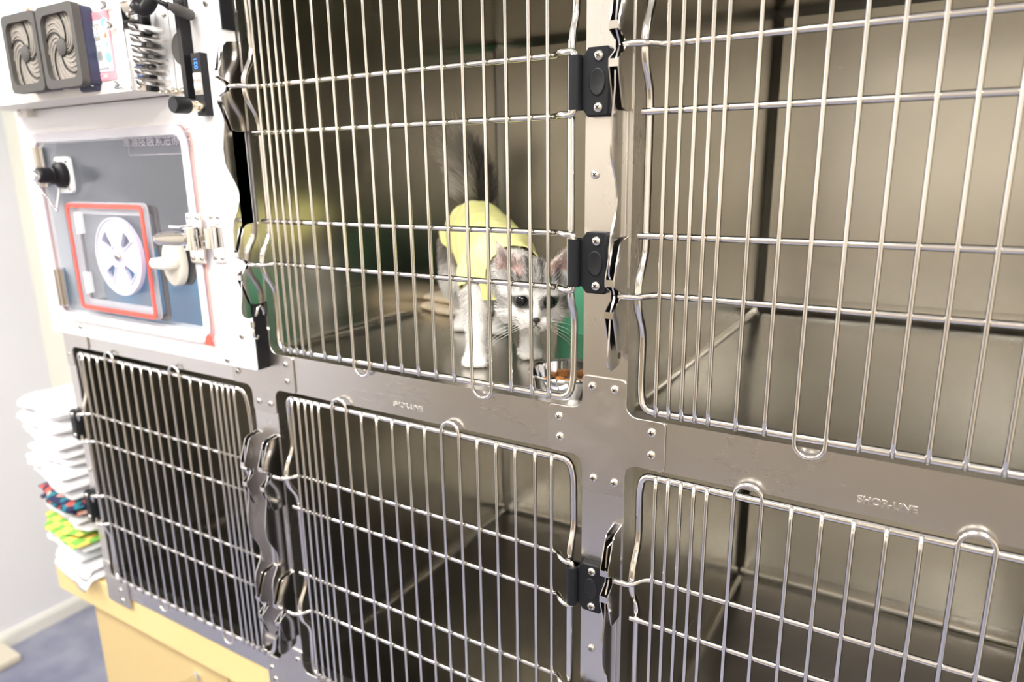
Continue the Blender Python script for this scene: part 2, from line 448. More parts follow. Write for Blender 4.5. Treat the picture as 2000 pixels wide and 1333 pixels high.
# the maker's lettering pressed into the middle rails
q = at_y(1732, 987, 0); text(mid[2], 'SHOR-LINE', .0092, M['plate'], X1, Z1, (q.x, .0003, q.z), .0002, 'lettering', .0003)
q = at_y(796, 795, 0); text(mid[1], 'SHOR-LINE', .0092, M['plate'], X1, Z1, (q.x, .0003, q.z), .0002, 'lettering', .0003)
q = at_y(155, 663, 0); text(mid[0], '31', .024, M['dark_ink'], X1, Z1, (q.x, .0002, q.z), .0001, 'number_mark')
def gusset(pc, z0, z1, left, right, up, down, scr):
    """cross-shaped corner plate: pc = post bay, z0..z1 the rail"""
    a, c = pc; f = .0125
    pts = []
    L = a-left if left else a; R = c+right if right else c; T = z1+up if up else z1; B = z0-down if down else z0
    def arc(cx, cz, r, a0, a1, n=5): return [(cx+r*math.cos(math.radians(a0+(a1-a0)*k/n)), cz+r*math.sin(math.radians(a0+(a1-a0)*k/n))) for k in range(n+1)]
    k = .005
    if down: pts += arc(a+k, B+k, k, 180, 270)+arc(c-k, B+k, k, 270, 360)
    else: pts += [(a, B)] if left else []
    if not down and not left: pts += [(a, B)]
    if right:
        pts += (arc(c+f, z0-f, f, 180, 90) if down else [(c, z0)])+arc(R-k, z0+k, k, 270, 360)+arc(R-k, z1-k, k, 0, 90)+(arc(c+f, z1+f, f, 270, 180) if up else [])
    elif not down: pts += [(c, B)]
    if up: pts += arc(c-k, T-k, k, 0, 90)+arc(a+k, T-k, k, 90, 180)
    else: pts += ([(c, T)] if not right else [])+([(a, T)] if not left else [])
    if left:
        pts += (arc(a-f, z1+f, f, 0, -90) if up else [])+arc(L+k, z1-k, k, 90, 180)+arc(L+k, z0+k, k, 180, 270)+(arc(a-f, z0-f, f, 90, 0) if down else [])
    b = MB(); b.prism(pts, -.0019, 0, 'y', .0005)
    g = b.build('corner_plate', M['plate'], rack)
    for x, z in scr: screw(g, x, -.0018, z, .0046)
    return g
S2 = [at_y(px, py, -.002) for px, py in ((1157, 755), (1201, 762), (1092, 813), (1094, 853), (1273, 846), (1272, 890), (1159, 934), (1200, 944))]
S2 = [(p.x, p.z) for p in S2]
dx = S2[0][0]-POSTS[2][0]
gusset(POSTS[2], LOZ1, UPZ0, .0395, .0415, .037, .037, S2)
sh = POSTS[1][0]-POSTS[2][0]
gusset(POSTS[1], LOZ1, UPZ0, .0395, .0415, .037, .037, [(x+sh, z) for x, z in S2])
gusset((-1.352, -1.329), LOZ1, UPZ0, 0, .055, .0, .037, [(-1.300, -.300)])
gusset(POSTS[1], UPZ1, TOPZ, .04, .04, 0, .037, [(-.845, .155), (-.818, .155)])
gusset(POSTS[2], UPZ1, TOPZ, .04, .04, 0, .037, [])
gusset((-1.352, -1.329), BOTZ, LOZ0, 0, .052, .03, 0, [(p.x, p.z) for p in (at_y(238, 1152, 0), at_y(243, 1172, 0))])
gusset(POSTS[1], BOTZ, LOZ0, .036, .036, .034, 0, [(p.x, p.z) for p in (at_y(534, 1302, 0), at_y(541, 1325, 0), at_y(584, 1287, 0))])
gusset(POSTS[2], BOTZ, LOZ0, .036, .036, .034, 0, [])

# ------------------------------------------------------------------ cages
DEPTH = .612
def shell(root, x0, x1, z0, z1, wall=None):
    """sheet-steel compartment: coved floor pan, two sides, back and ceiling"""
    wm = wall or M['wall_steel']
    y0 = .022; r = .012
    zf = z0-.003
    # floor pan with upturned edges left, right and back
    b = MB(); prof = []
    n = 6
    for k in range(n+1):
        a = PI/2*k/n; prof.append((x0+r-r*math.cos(a)*1.0, zf+r-r*math.sin(a)))
    prof2 = [(x0+x1-x, z) for x, z in reversed(prof)]
    prof = [(x0, zf+.026)]+prof+prof2+[(x1, zf+.026)]
    N = len(prof); yb = DEPTH-r
    vs = [(x, y, z) for y in (y0, yb) for x, z in prof]; fs = [(i, i+1, N+i+1, N+i) for i in range(N-1)]
    b.add(vs, fs)
    bp = []
    for k in range(n+1):
        a = PI/2*k/n; bp.append((yb+r*math.sin(a), zf+r-r*math.cos(a)))
    bp.append((DEPTH-.0005, zf+.026)); K = len(bp)
    vs = [(x, y, z) for x in (x0+r*.3, x1-r*.3) for y, z in bp]; b.add(vs, [(i, i+1, K+i+1, K+i) for i in range(K-1)])
    # front lip of the pan tucked behind the rail
    b.box(x0, x1, .0024, y0, zf-.0015, zf)
    b.build('floor_pan', M['floor_steel'], root, auto=40)
    for xa, xb in ((x0-.0015, x0-.0002), (x1+.0002, x1+.0015)):
        b = MB(); b.box(xa, xb, .0225, DEPTH, zf, z1+.004); b.build('side_wall', wm, root)
    b = MB(); b.box(x0-.0015, x1+.0015, DEPTH+.0004, DEPTH+.002, zf, z1+.004)
    for xx, sgn in ((x0, 1), (x1, -1)):      # folded corner seam
        b.prism([(xx, DEPTH), (xx+sgn*.010, DEPTH), (xx, DEPTH-.010)], zf+.012, z1-.002, 'z')
    b.build('back_wall', wm, root)
    b = MB(); b.box(x0-.0015, x1+.0015, .0225, DEPTH+.002, z1+.004, z1+.0055)
    b.prism([(DEPTH, z1+.0038), (DEPTH-.010, z1+.0038), (DEPTH, z1-.0062)], x0, x1, 'x')
    b.build('ceiling_panel', wm, root)

def wires_std(x5, flip=False, pitch=.02545):
    """five close wires beside the latch, then the regular pitch, last one near the hinge"""
    s = -1 if flip else 1
    xs = [x5-s*.01272*k for k in (4, 3, 2, 1, 0)]+[x5+s*pitch*k for k in range(1, 14)]
    xs.append(xs[-1]+s*.0205)
    return xs
def door(root, x0, x1, z0, z1, rods, xs, loops_top, loops_bot, latch='left', lift=True):
    """welded rod door; loops are index pairs into xs joined by a U beyond the frame rod"""
    RF = .0039; RC = .0031; RW = .0021
    hinge_x = x1 if latch == 'left' else x0; latch_x = x0 if latch == 'left' else x1
    s = 1 if latch == 'left' else -1      # towards the hinge
    def side(x, kind):
        pts = []
        if kind == 'latch':
            for zr in (rods[3], rods[0]):
                pts += [(x, .006, zr-.036), (x, -.0115, zr-.012), (x, -.0115, zr+.012), (x, .006, zr+.036)]
        else:
            pts += [(x, .006, rods[3]-.030), (x, -.004, rods[3]-.008), (x, -.004, rods[0]+.012), (x, .006, rods[0]+.034)]
        return [p for p in pts if z0+.03 < p[2] < z1-.03]
    left = side(x0, 'latch' if latch == 'left' else 'hinge'); right = side(x1, 'hinge' if latch == 'left' else 'latch')
    P = [(x0+.03, 0, z0), (x1-.03, 0, z0), (x1-.004, .001, z0), (x1, .004, z0+.020)]+right+[(x1, .004, z1-.020), (x1-.004, .001, z1), (x1-.03, 0, z1), (x0+.03, 0, z1), (x0+.004, .001, z1), (x0, .004, z1-.020)]+left[::-1]+[(x0, .004, z0+.020), (x0+.004, .001, z0)]
    b = MB(); b.tube(smooth_path(P, .014, 5, True), RF, 12, closed=True)
    d = b.build('door', M['rod'], root, smooth=True)
    first = xs[0]; last = xs[-1]
    for k, zr in enumerate(rods):
        hz = -1 if k in (0, 2) else 1
        hp = [(hinge_x-s*.016, 0, zr), (hinge_x-s*.010, -.009, zr+.001), (hinge_x-s*.001, -.013, zr), (hinge_x+s*.0065, -.0125, zr), (hinge_x+s*.0080, -.0125, zr+hz*.012)]
        if k in (0, 3):
            lp = [(latch_x-s*.0155, -.0205, zr), (latch_x+s*.001, -.0205, zr), (latch_x+s*.012, 0, zr)]
        else:
            lp = [(latch_x-s*.005, -.0005, zr), (latch_x+s*.012, 0, zr)]
        b = MB(); pa = smooth_path(lp+hp, .009, 5); b.tube(pa, RC, 12)
        # thicker bent end that drops into the hinge
        b.build('cross_rod', M['rod'], d, auto=60)
    used = set()
    lz = .0135
    for pairs, top in ((loops_top, True), (loops_bot, False)):
        for i, j in pairs: used.add((i, top)); used.add((j, top))
    done = set()
    def end(i, top):
        zz = z1 if top else z0; sg = 1 if top else -1
        if (i, top) in used: return None
        return [(xs[i], -.0050, zz-sg*.012), (xs[i], -.0042, zz+sg*.0028)]
    for pairs, top in ((loops_top, True), (loops_bot, False)):
        for i, j in pairs:
            zz = z1 if top else z0; sg = 1 if top else -1; zo = z0 if top else z1
            xa, xb = xs[i], xs[j]; c = (xa+xb)/2; r = abs(xb-xa)/2
            arc = [(c+(xa-c)*math.cos(PI*t/12), -.0052, zz+sg*(.003+r*math.sin(PI*t/12)*1.0)) for t in range(13)]
            b = MB(); b.tube([(xa, -.0042, zo-sg*.0028), (xa, -.005, zo+sg*.012)]+arc+[(xb, -.005, zo+sg*.012), (xb, -.0042, zo-sg*.0028)], RW, 8)
            b.build('wire_loop', M['rod'], d, smooth=True); done.add(i); done.add(j)
    for i, x in enumerate(xs):
        if i in done: continue
        b = MB(); e0 = end(i, False); e1 = end(i, True)
        b.tube(e0[::-1]+e1, RW, 8); b.build('wire', M['rod'], d, smooth=True)
    return d
def hinge(root, xc, z0, z1, s=1):
    """black moulded hinge block, barrel towards the door; s=+1 when the door is on its left"""
    def X(u): return xc+s*u
    b = MB()
    top = [(X(.0), z0+.002), (X(.009), z0+.002), (X(.014), z0-.0045), (X(.033), z0-.0045), (X(.0355), z0-.002), (X(.0355), z1+.002), (X(.033), z1+.0045), (X(.014), z1+.0045), (X(.009), z1-.002), (X(0), z1-.002)]
    if s < 0: top = top[::-1]
    b.prism(top, -.0095, -.0003, 'y', .0015)
    b.lathe([(.0062, 0), (.0062, z1-z0-.004)], (X(.0030), -.0125, z0+.002), (0, 0, 1), 16)
    b.prism([(X(-.0025), z0+.002), (X(.008), z0+.002), (X(.008), z1-.002), (X(-.0025), z1-.002)], -.0125, -.003, 'y', .001)
    # oval dimple: raised lip with a darker dished centre
    h = b.build('hinge', M['hinge'], root, auto=35)
    zm = (z0+z1)/2; xm = X(.0235)
    b = MB(); rim = [(.0080, 0), (.0080, .0006), (.0068, .0006), (.0056, .0001), (0, .0001)]
    b.lathe(rim, (xm, -.0096, zm), (0, -1, 0), 24); b.v = [(x, y, zm+(z-zm)*1.55) for x, y, z in b.v]
    b.build('finger_dimple', M['black'], h, smooth=True)
    for zz in (z0+.0035, z1-.0035):
        screw(h, X(.0250), -.0095, zz, .0048, mat=M['screw'])
    return h
def keeper(root, xs_, zr, gap=.0085, name='latch_keeper'):
    """folded sheet keeper: two parallel six-sided cheeks with a notch for the rod, joined by tabs, on a base flange"""
    prof = [(-.0012, .054), (-.019, .0515), (-.0235, .047), (-.0345, .018), (-.0345, .0105), (-.0215, .0042), (-.0215, -.0042), (-.0345, -.0125), (-.0345, -.0195), (-.0235, -.052), (-.019, -.0535), (-.0012, -.0535)]
    b = MB(); t = .0011
    for x in (xs_, xs_-gap):
        b.prism([(y, zr+z) for y, z in prof], x-t/2, x+t/2, 'x')
    for za, zb in ((.0108, .0172), (-.0192, -.0128)):
        b.box(xs_-gap, xs_, -.0352, -.0340, zr+za, zr+zb)
    b.prism(rrect(xs_-gap-.004, xs_+.001, zr-.0535, zr+.054, .003), -.0014, -.0002, 'y')
    o = b.build(name, M['latch'], root, auto=40)
    return o
def latch_bar(root, xc, rt, rb):
    """wavy upright handle plate sliding between the two keepers"""
    zc = (rt+rb)/2; h = (rt-rb)/2
    fr = [(-.027, rt+.040), (-.031, rt+.020), (-.031, rt+.012), (-.0255, rt+.005), (-.022, rt), (-.0255, rt-.006), (-.031, rt-.014), (-.030, rt-.035), (-.0345, rt-.056), (-.0375, rt-.075), (-.0365, rt-.092)]
    for k in range(1, 10):
        u = k/10; fr.append((-.0365+.0155*math.sin(PI*u)**1.4, (rt-.092)*(1-u)+(rb+.050)*u))
    fr += [(-.0365, rb+.046), (-.0365, rb+.022), (-.030, rb+.014), (-.0255, rb+.006), (-.022, rb), (-.0255, rb-.006), (-.031, rb-.014), (-.0335, rb-.040), (-.0365, rb-.055), (-.0365, rb-.063), (-.033, rb-.069), (-.027, rb-.0715), (-.010, rb-.070), (-.0045, rb-.066), (-.003, rb-.060), (-.003, rt+.040)]
    b = MB(); b.prism(fr, xc-.0008, xc+.0008, 'x')
    o = b.build('latch_bar', M['latch'], root, auto=40)
    # pierced eye near the lower end
    e = MB(); e.lathe([(.0032, 0), (.0032, .0002)], (xc+.00085, -.0095, rb-.0605), (1, 0, 0), 16)
    e.build('eyelet', M['recess'], o, smooth=False)
    return o
ROD_U = [.0590, .0040, -.1063, -.1612]
ROD_L = [-.4605, -.5130, -.6200, -.6770]
CAGES = []
def cage(label, x0, x1, upper):
    z0, z1 = (UPZ0, UPZ1) if upper else (LOZ0, LOZ1)
    t = thing('animal_cage', label, 'cage', ((x0+x1)/2, 0, z0), 'stainless steel cage compartments')
    return t
LT = [(5+k, 6+k) for k in (0, 7)]
LB = [(7, 8), (14, 15)]
# upper middle (kitten), upper right
um = cage('upper middle stainless cage with rod door, the kitten in the yellow shirt inside', -.807, -.3365, True)
shell(um, -.814, -.3285, UPZ0, UPZ1)
door(um, -.7935, -.3495, -.2770, .1740, ROD_U, wires_std(-.7263, pitch=.02553), LT, LB)
hinge(um, -.3445, .0060, .0570); hinge(um, -.3445, -.1585, -.1085)
keeper(um, -.8090, ROD_U[0]); keeper(um, -.8090, ROD_U[3]); latch_bar(um, -.8133, ROD_U[0], ROD_U[3])
ur = cage('upper right empty stainless cage with rod door, brightest interior', -.2885, .183, True)
shell(ur, -.2955, .190, UPZ0, UPZ1)
door(ur, -.2755, .1685, -.2770, .1740, ROD_U, wires_std(-.2061), LT, LB)
hinge(ur, .1785, .0060, .0570); hinge(ur, .1785, -.1585, -.1085)
keeper(ur, -.2903, ROD_U[0]); keeper(ur, -.2903, ROD_U[3]); latch_bar(ur, -.2946, ROD_U[0], ROD_U[3])
ll = cage('lower left dark empty cage below the white oxygen window panel', -1.329, -.855, False)
shell(ll, -1.336, -.848, LOZ0, LOZ1)
door(ll, -1.3180, -.8735, -.7930, -.3490, ROD_L, wires_std(-.9425, True, .02535), LB, LT, latch='right')
hinge(ll, -1.3265, -.5110, -.4640, -1); hinge(ll, -1.3265, -.6750, -.6240, -1)
keeper(ll, -.8545+.0085, ROD_L[0]); keeper(ll, -.8545+.0085, ROD_L[3]); latch_bar(ll, -.8503, ROD_L[0], ROD_L[3])
lm = cage('lower middle dark empty cage below the kitten', -.807, -.3365, False)
shell(lm, -.814, -.3285, LOZ0, LOZ1)
door(lm, -.7880, -.3485, -.7900, -.3462, ROD_L, wires_std(-.7201, pitch=.0253), LT, LB)
hinge(lm, -.3445, -.5110, -.4620); hinge(lm, -.3445, -.6750, -.6220)
keeper(lm, -.8090, ROD_L[0]); keeper(lm, -.8090, ROD_L[3]); latch_bar(lm, -.8133, ROD_L[0], ROD_L[3])
lr = cage('lower right empty cage with pressed lettering on the rail above its door', -.2885, .183, False)
shell(lr, -.2955, .190, LOZ0, LOZ1)
door(lr, -.2735, .1690, -.7900, -.3462, ROD_L, wires_std(-.2031), LT, LB)
hinge(lr, .1785, -.5110, -.4620); hinge(lr, .1785, -.6750, -.6220)
keeper(lr, -.2903, ROD_L[0]); keeper(lr, -.2903, ROD_L[3]); latch_bar(lr, -.2946, ROD_L[0], ROD_L[3])
ul = cage('upper left cage compartment behind the clear oxygen window, blue pad inside', -1.329, -.855, True)
shell(ul, -1.336, -.848, UPZ0, UPZ1, plain('pale_grey_liner', (.78, .78, .79), .5))

# ------------------------------------------------------------------ oxygen window panel on the upper left bay
YP = -.022
ox = thing('oxygen_cage_door', 'white oxygen cage front with clear acrylic window and red-gasketed hatch', 'oxygen cage door', (-1.08, YP, -.305))
PX0, PX1, PZ0, PZ1 = -1.338, -.8125, -.306, .235
wz = (-.278, .0195, -1.292, -.892)
b = MB()
b.ring(rrect(PX0, PX1, PZ0, PZ1, .004, 6), rrect(-1.276, -.908, -.262, .004, .018, 6), YP, -.0022)
b.build('front_panel', M['white'], ox)
b = MB(); b.box(PX1+.0001, PX1+.0022, YP+.0012, -.0024, PZ0+.001, -.205); b.box(PX1+.0001, PX1+.0022, YP+.0012, -.0024, .125, PZ1); lab(b.build('edge_seal', M['black'], ox), 'black seal along the right edge')
b = MB(); b.prism(rrect(wz[2], wz[3], wz[0], wz[1], .026, 6), -.0290, -.0255, 'y', .0006)
pane = b.build('window_pane', M['pane'], ox, auto=40)
b = MB(); b.ring(rrect(wz[2]+.001, wz[3]-.001, wz[0]+.001, wz[1]-.001, .025, 8), rrect(wz[2]+.014, wz[3]-.014, wz[0]+.014, wz[1]-.014, .014, 8), -.0312, -.0291)
b.build('clear_edge', M['pane_edge'], pane)
b = MB(); b.ring(rrect(wz[2]+.0005, wz[3]-.0005, wz[0]+.0005, wz[1]-.0005, .025, 8), rrect(wz[2]+.007, wz[3]-.007, wz[0]+.007, wz[1]-.007, .020, 8), -.0254, -.0221)
b.build('gasket', M['pink'], ox)
q = at_y(409, 671, -.0315); b = MB(); b.prism([(q.x-.009, wz[0]), (q.x+.010, wz[0]), (q.x+.006, wz[0]+.012), (q.x, wz[0]+.016), (q.x-.006, wz[0]+.010)], -.0322, -.0312, 'y'); lab(b.build('gasket_pull', M['red'], ox), 'bright red gasket pull tab')
# window hinges
for (px, py) in ((77, 327), (119, 561)):
    q = at_y(px, py, -.034); b = MB()
    b.box(q.x-.014, q.x-.002, -.0335, -.0222, q.z-.030, q.z+.030); b.box(q.x+.002, q.x+.016, -.0345, -.0315, q.z-.030, q.z+.030)
    b.lathe([(.0046, -.030), (.0046, .030)], (q.x, -.0370, q.z), (0, 0, 1), 14)
    b.build('window_hinge', M['latch'], ox, auto=40)
# sampling port with plug and bead chain
q = at_y(125, 342, -.033)
b = MB(); b.prism(rrect(q.x-.021, q.x+.021, q.z-.027, q.z+.027, .007), -.0345, -.0292, 'y', .0006); port = b.build('port_plate', M['white'], ox, auto=40)
for sx in (-1, 1):
    for sz in (-1, 1): screw(port, q.x+sx*.0145, -.0345, q.z+sz*.0205, .003)
b = MB(); b.lathe([(.020, 0), (.019, .008), (.0135, .012), (.0135, .018), (.0115, .019), (.0115, .034), (.0095, .036)], (q.x, -.0345, q.z), (0, -1, 0), 24)
pl = b.build('port_plug', M['black'], port, auto=40)
b = MB(); b.lathe([(.0075, .034), (.0075, .041), (.006, .043)], (q.x, -.0345, q.z), (0, -1, 0), 16); b.build('plug_tip', M['chrome'], port, auto=40)
b = MB()
c0 = Vector((q.x-.002, -.076, q.z-.006)); c1 = at_y(111, 412, -.045); c2 = Vector((q.x-.012, -.037, q.z-.022))
for k in range(15):
    p = c0.lerp(c1, k/14); b.ball(p, .0021, 5)
for k in range(12):
    p = c1.lerp(c2, k/11); b.ball(p, .0021, 5)
b.build('bead_chain', M['chrome'], ox, smooth=True)
# red-gasketed hatch with its rotating vent
hx0, hx1, hz0, hz1 = -1.205, -1.000, -.2535, -.0845
b = MB(); b.prism(rrect(hx0, hx1, hz0, hz1, .010, 6), -.0360, -.0312, 'y', .0006)
hatch = b.build('hatch', M['pane'], ox, auto=40)
b = MB(); b.ring(rrect(hx0+.002, hx1-.002, hz0+.002, hz1-.002, .009, 6), rrect(hx0+.0085, hx1-.0085, hz0+.0085, hz1-.0085, .005, 6), -.0378, -.0361)
lab(b.build('hatch_gasket', M['red'], hatch), 'bright red seal around the hatch')
b = MB(); b.ring(rrect(hx0, hx1, hz0, hz1, .010, 6), rrect(hx0+.018, hx1-.018, hz0+.018, hz1-.018, .002, 6), -.0311, -.0292)
b.build('hatch_edge', M['pane_edge'], hatch)
b = MB(); b.ring(rrect(hx0+.004, hx1+.012, hz0-.002, hz1-.004, .010, 6), rrect(hx0+.014, hx1+.0015, hz0+.008, hz1-.014, .005, 6), -.0253, -.0225); b.build('backing_seal', M['black'], hatch)
q = at_y(232, 502, -.043); vc = (q.x, q.z); R0 = .0575
b = MB()
def arcpts(r, a0, a1, n): return [(vc[0]+r*math.cos(math.radians(a0+(a1-a0)*k/n)), vc[1]+r*math.sin(math.radians(a0+(a1-a0)*k/n))) for k in range(n+1)]
b.ring(arcpts(R0, 0, 360-7.5, 47), arcpts(.045, 0, 360-7.5, 47), -.0432, -.0379)
b.ring(arcpts(.0175, 0, 360-7.5, 47), arcpts(.002, 0, 360-7.5, 47), -.0432, -.0379)
for k in range(4):
    a0 = 90*k+62; a1 = a0+58
    b.prism(arcpts(.0455, a0, a1, 8)+arcpts(.017, a1, a0, 8), -.0432, -.0379, 'y')
vd = b.build('vent_disc', M['vent'], hatch, auto=40)
b = MB()
for k in range(4):
    a0 = 90*k+30; a1 = a0+32
    o_ = arcpts(.0452, a0, a1, 8)+arcpts(.0172, a1, a0, 8); b.ring(o_, offset(o_, .0022), -.0446, -.0432)
b.ring(arcpts(R0, 0, 352.5, 47), arcpts(R0-.003, 0, 352.5, 47), -.0446, -.0432)
b.build('vent_rim', M['pane_edge'], hatch)
screw(hatch, vc[0], -.0436, vc[1], .006, 'vent_screw')
for (px, py) in ((154, 436), (172, 552)):
    p = at_y(px, py, -.037); b = MB(); b.box(p.x-.006, p.x+.004, -.0375, -.0313, p.z-.016, p.z+.016); b.lathe([(.0028, -.016), (.0028, .016)], (p.x, -.039, p.z), (0, 0, 1), 10)
    b.build('hatch_hinge', M['white'], hatch, auto=40)
q = at_y(343, 512, -.036)
b = MB(); b.prism([(q.x+.021*math.cos(2*PI*k/28), q.z+.033*math.sin(2*PI*k/28)) for k in range(28)], -.0435, -.0314, 'y', .002)
kb = b.build('hatch_knob', M['knob'], ox, auto=50)
b = MB(); b.prism(rrect(q.x-.0205, q.x+.0205, q.z-.0075, q.z+.0075, .007, 5), -.064, -.0430, 'y', .003); b.build('knob_grip', M['knob'], kb, auto=60)
b = MB(); b.prism([(q.x+.006+.021*math.cos(2*PI*k/28), q.z-.001+.033*math.sin(2*PI*k/28)) for k in range(28)], -.0253, -.0225, 'y'); b.build('knob_backing', M['black'], kb)
# chrome toggle latch
q = at_y(378, 466, -.036); w = at_y(413, 466, -.034)
b = MB(); b.prism(rrect(q.x-.0155, q.x+.0155, q.z-.034, q.z+.034, .004), -.0335, -.0313, 'y', .0005); la = b.build('latch_plate', M['chrome'], ox, auto=40)
b = MB(); b.prism(rrect(w.x-.0125, w.x+.0125, w.z-.033, w.z+.033, .004), -.0260, -.0222, 'y', .0005); lb_ = b.build('strike_plate', M['chrome'], ox, auto=40)
for dx_ in (-.009, .009):
    for dz_ in (-.027, .027):
        screw(la, q.x+dx_, -.0335, q.z+dz_, .0032); screw(lb_, w.x+dx_*.75, -.0260, w.z+dz_, .0028)
b = MB()
b.lathe([(.0085, -.0145), (.0085, .0145)], (q.x+.004, -.0415, q.z), (0, 0, 1), 18)
b.box(q.x-.010, q.x+.012, -.044, -.0336, q.z-.0155, q.z-.0125); b.box(q.x-.010, q.x+.012, -.044, -.0336, q.z+.0125, q.z+.0155)
b.prism(rrect(q.x-.018, q.x+.004, q.z+.0155, q.z+.0185, .001), -.058, -.0335, 'y')
b.build('latch_barrel', M['chrome'], la, auto=40)
b = MB(); b.lathe([(.008, -.013), (.008, .013)], (w.x-.002, -.0335, w.z), (0, 0, 1), 18); b.box(w.x-.014, w.x-.003, -.042, -.0262, w.z-.004, w.z+.004); b.build('strike_hook', M['chrome'], lb_, auto=40)
# lever handle points towards the room
A0 = Vector((q.x-.004, -.044, q.z+.001)); A1 = at_y(300, 467, -.083)
dv = (A1-A0); n_ = 9; b = MB(); sec = []
for k in range(n_+1):
    u = k/n_; c_ = A0.lerp(A1, u); hw = .0105*(1-.35*u*u) if k < n_ else .004; th = .0042*(1-.3*u)
    sd = dv.cross(Vector((0, 0, 1))).normalized()
    for a in range(12):
        an = 2*PI*a/12; sec.append(c_+Vector((0, 0, 1))*hw*math.cos(an)+sd*th*math.sin(an))
b.add(sec, [(i*12+k, i*12+(k+1) % 12, (i+1)*12+(k+1) % 12, (i+1)*12+k) for i in range(n_) for k in range(12)]+[tuple(range(12)), tuple(n_*12+k for k in range(12))])
b.build('latch_lever', M['chrome'], la, auto=50)
for px, py in ((158, 638), (445, 703), (473, 657), (403, 6), (126, 590)):
    p = at_y(px, py, YP); screw(ox, p.x, YP, p.z, .0048)
# printed notice on the pane
p0 = at_y(252, 278, -.0296); p1 = at_y(354, 272, -.0296); pc = (p0+p1)/2; hw = (p1.x-p0.x)/2
b = MB(); b.ring(rrect(pc.x-hw-.004, pc.x+hw+.004, pc.z-.0185, pc.z+.0185, .002), rrect(pc.x-hw-.003, pc.x+hw+.003, pc.z-.0175, pc.z+.0175, .002), -.0296, -.0292)
nt_ = b.build('notice', M['ink'], ox)
text(nt_, '高濃度酸素治療室', .0185, M['ink'], X1, Z1, (pc.x, -.0296, pc.z), .0001)
for k in range(5):
    pass
b = MB()
for k in range(5): b.box(pc.x+hw+.008, pc.x+hw+.018, -.0296, -.0292, pc.z+.012-.006*k, pc.z+.0135-.006*k)
b.build('notice_lines', M['ink'], nt_)
# small white bracket; black strip drawn in as shade of the gap under the control box
b = MB(); b.box(-1.285, -.93, -.0262, YP, .0545, .0575); b.build('gap_shade_strip', M['black'], ox)
p = at_y(51, 217, -.03); b = MB(); b.box(p.x-.016, p.x+.012, -.036, YP, p.z-.009, p.z+.012); br = b.build('corner_bracket', M['cream'], ox); screw(br, p.x-.004, -.036, p.z, .004)

# ------------------------------------------------------------------ control unit above the window
CY = -.084; CX1 = -.9105; CX0 = -1.335; CZ0 = .0555; CZ1 = .166
cu_ = thing('oxygen_control_unit', 'cream control box with two grey fans, pink keypad label and chrome louvred side', 'control unit', (-1.12, -.05, CZ0))
b = MB(); b.box(CX0, CX1-.002, CY, YP-.0010, CZ0, CZ1); case = b.build('case', M['cream'], cu_)
# louvred chrome side
b = MB(); b.box(CX1-.002, CX1, CY-.0005, YP-.0012, CZ0+.001, CZ1); side = b.build('louvre_panel', M['chrome'], cu_); lab(side, 'polished chrome louvred side')
for k in range(6):
    zt = .1345-k*.0125; b = MB(); n = 8
    y0_, y1_ = CY+.006, YP-.008
    vs = []; pr_ = [(0, 0), (.003, -.0015), (.0055, -.0045), (.0065, -.0085), (.0055, -.0088), (0, -.0088)]
    ys = [y0_, y0_+.004, y0_+.009, y1_-.009, y1_-.004, y1_]; sc_ = [.05, .7, 1, 1, .7, .05]
    for y_, s_ in zip(ys, sc_):
        vs += [(CX1+a*s_, y_, zt+c*(.4+.6*s_)) for a, c in pr_]
    b.add(vs, [(i*6+k_, i*6+(k_+1) % 6, (i+1)*6+(k_+1) % 6, (i+1)*6+k_) for i in range(5) for k_ in range(6)])
    b.build('louvre', M['latch'], side, auto=70)
for y_, z_ in ((CY+.008, .143), (CY+.010, .061), (YP-.006, .061), (YP-.006, .150), (CY+.006, .158)):
    screw(side, CX1, y_, z_, .003, face=(1, 0, 0))
# fans
def fan(cx, lbl):
    t = lab(thing_part('fan', cu_), lbl) if False else None
    y0_ = CY-.026; hw = .0405
    zc = .1125
    b = MB(); b.prism(rrect(cx-hw, cx+hw, zc-hw-.006, zc+hw+.006, .007, 5), CY-.016, CY-.0004, 'y', .001); body = b.build('fan', M['fan_side'], cu_, auto=40)
    b = MB(); o_ = rrect(cx-hw-.002, cx+hw+.002, zc-hw-.008, zc+hw+.008, .008, 5); i_ = rrect(cx-hw+.006, cx+hw-.006, zc-hw+.002, zc+hw-.002, .012, 5)
    b.ring(o_, i_, y0_, CY-.0162); b.build('fan_guard', M['fan_grey'], body)
    b = MB(); b.prism(i_, y0_+.0062, y0_+.0095, 'y'); b.build('fan_filter', M['fan_filter'], body)
    b = MB()                                    # swirling vanes
    for k in range(5):
        a0 = 2*PI*k/5+.5; path = []
        for j in range(9):
            u = j/8; r = .010+.031*u; a = a0+1.25*u
            path.append((cx+r*math.cos(a)*.93, y0_+.0046, zc+r*math.sin(a)*1.06))
        b.tube(path, .0009, 6)
    b.build('fan_rib', M['black'], body)
    b = MB()
    for k in range(20):
        if k % 4 == 0: continue
        a0 = 2*PI*k/20+.5; path = []
        for j in range(9):
            u = j/8; r = .011+.028*u; a = a0+1.25*u
            path.append((cx+r*math.cos(a)*.93, y0_+.0056, zc+r*math.sin(a)*1.06))
        b.tube(path, .0009, 6)
    b.build('filter_pleat', M['pleat'], body)
    b = MB(); b.lathe([(.0105, 0), (.0105, .003), (.009, .0042)], (cx, y0_+.0062, zc), (0, -1, 0), 24); b.build('fan_hub', M['fan_grey'], body, auto=40)
    return body
p = at_y(116, 102, CY-.026); fan(p.x, ''); fan(p.x-.0895, '')
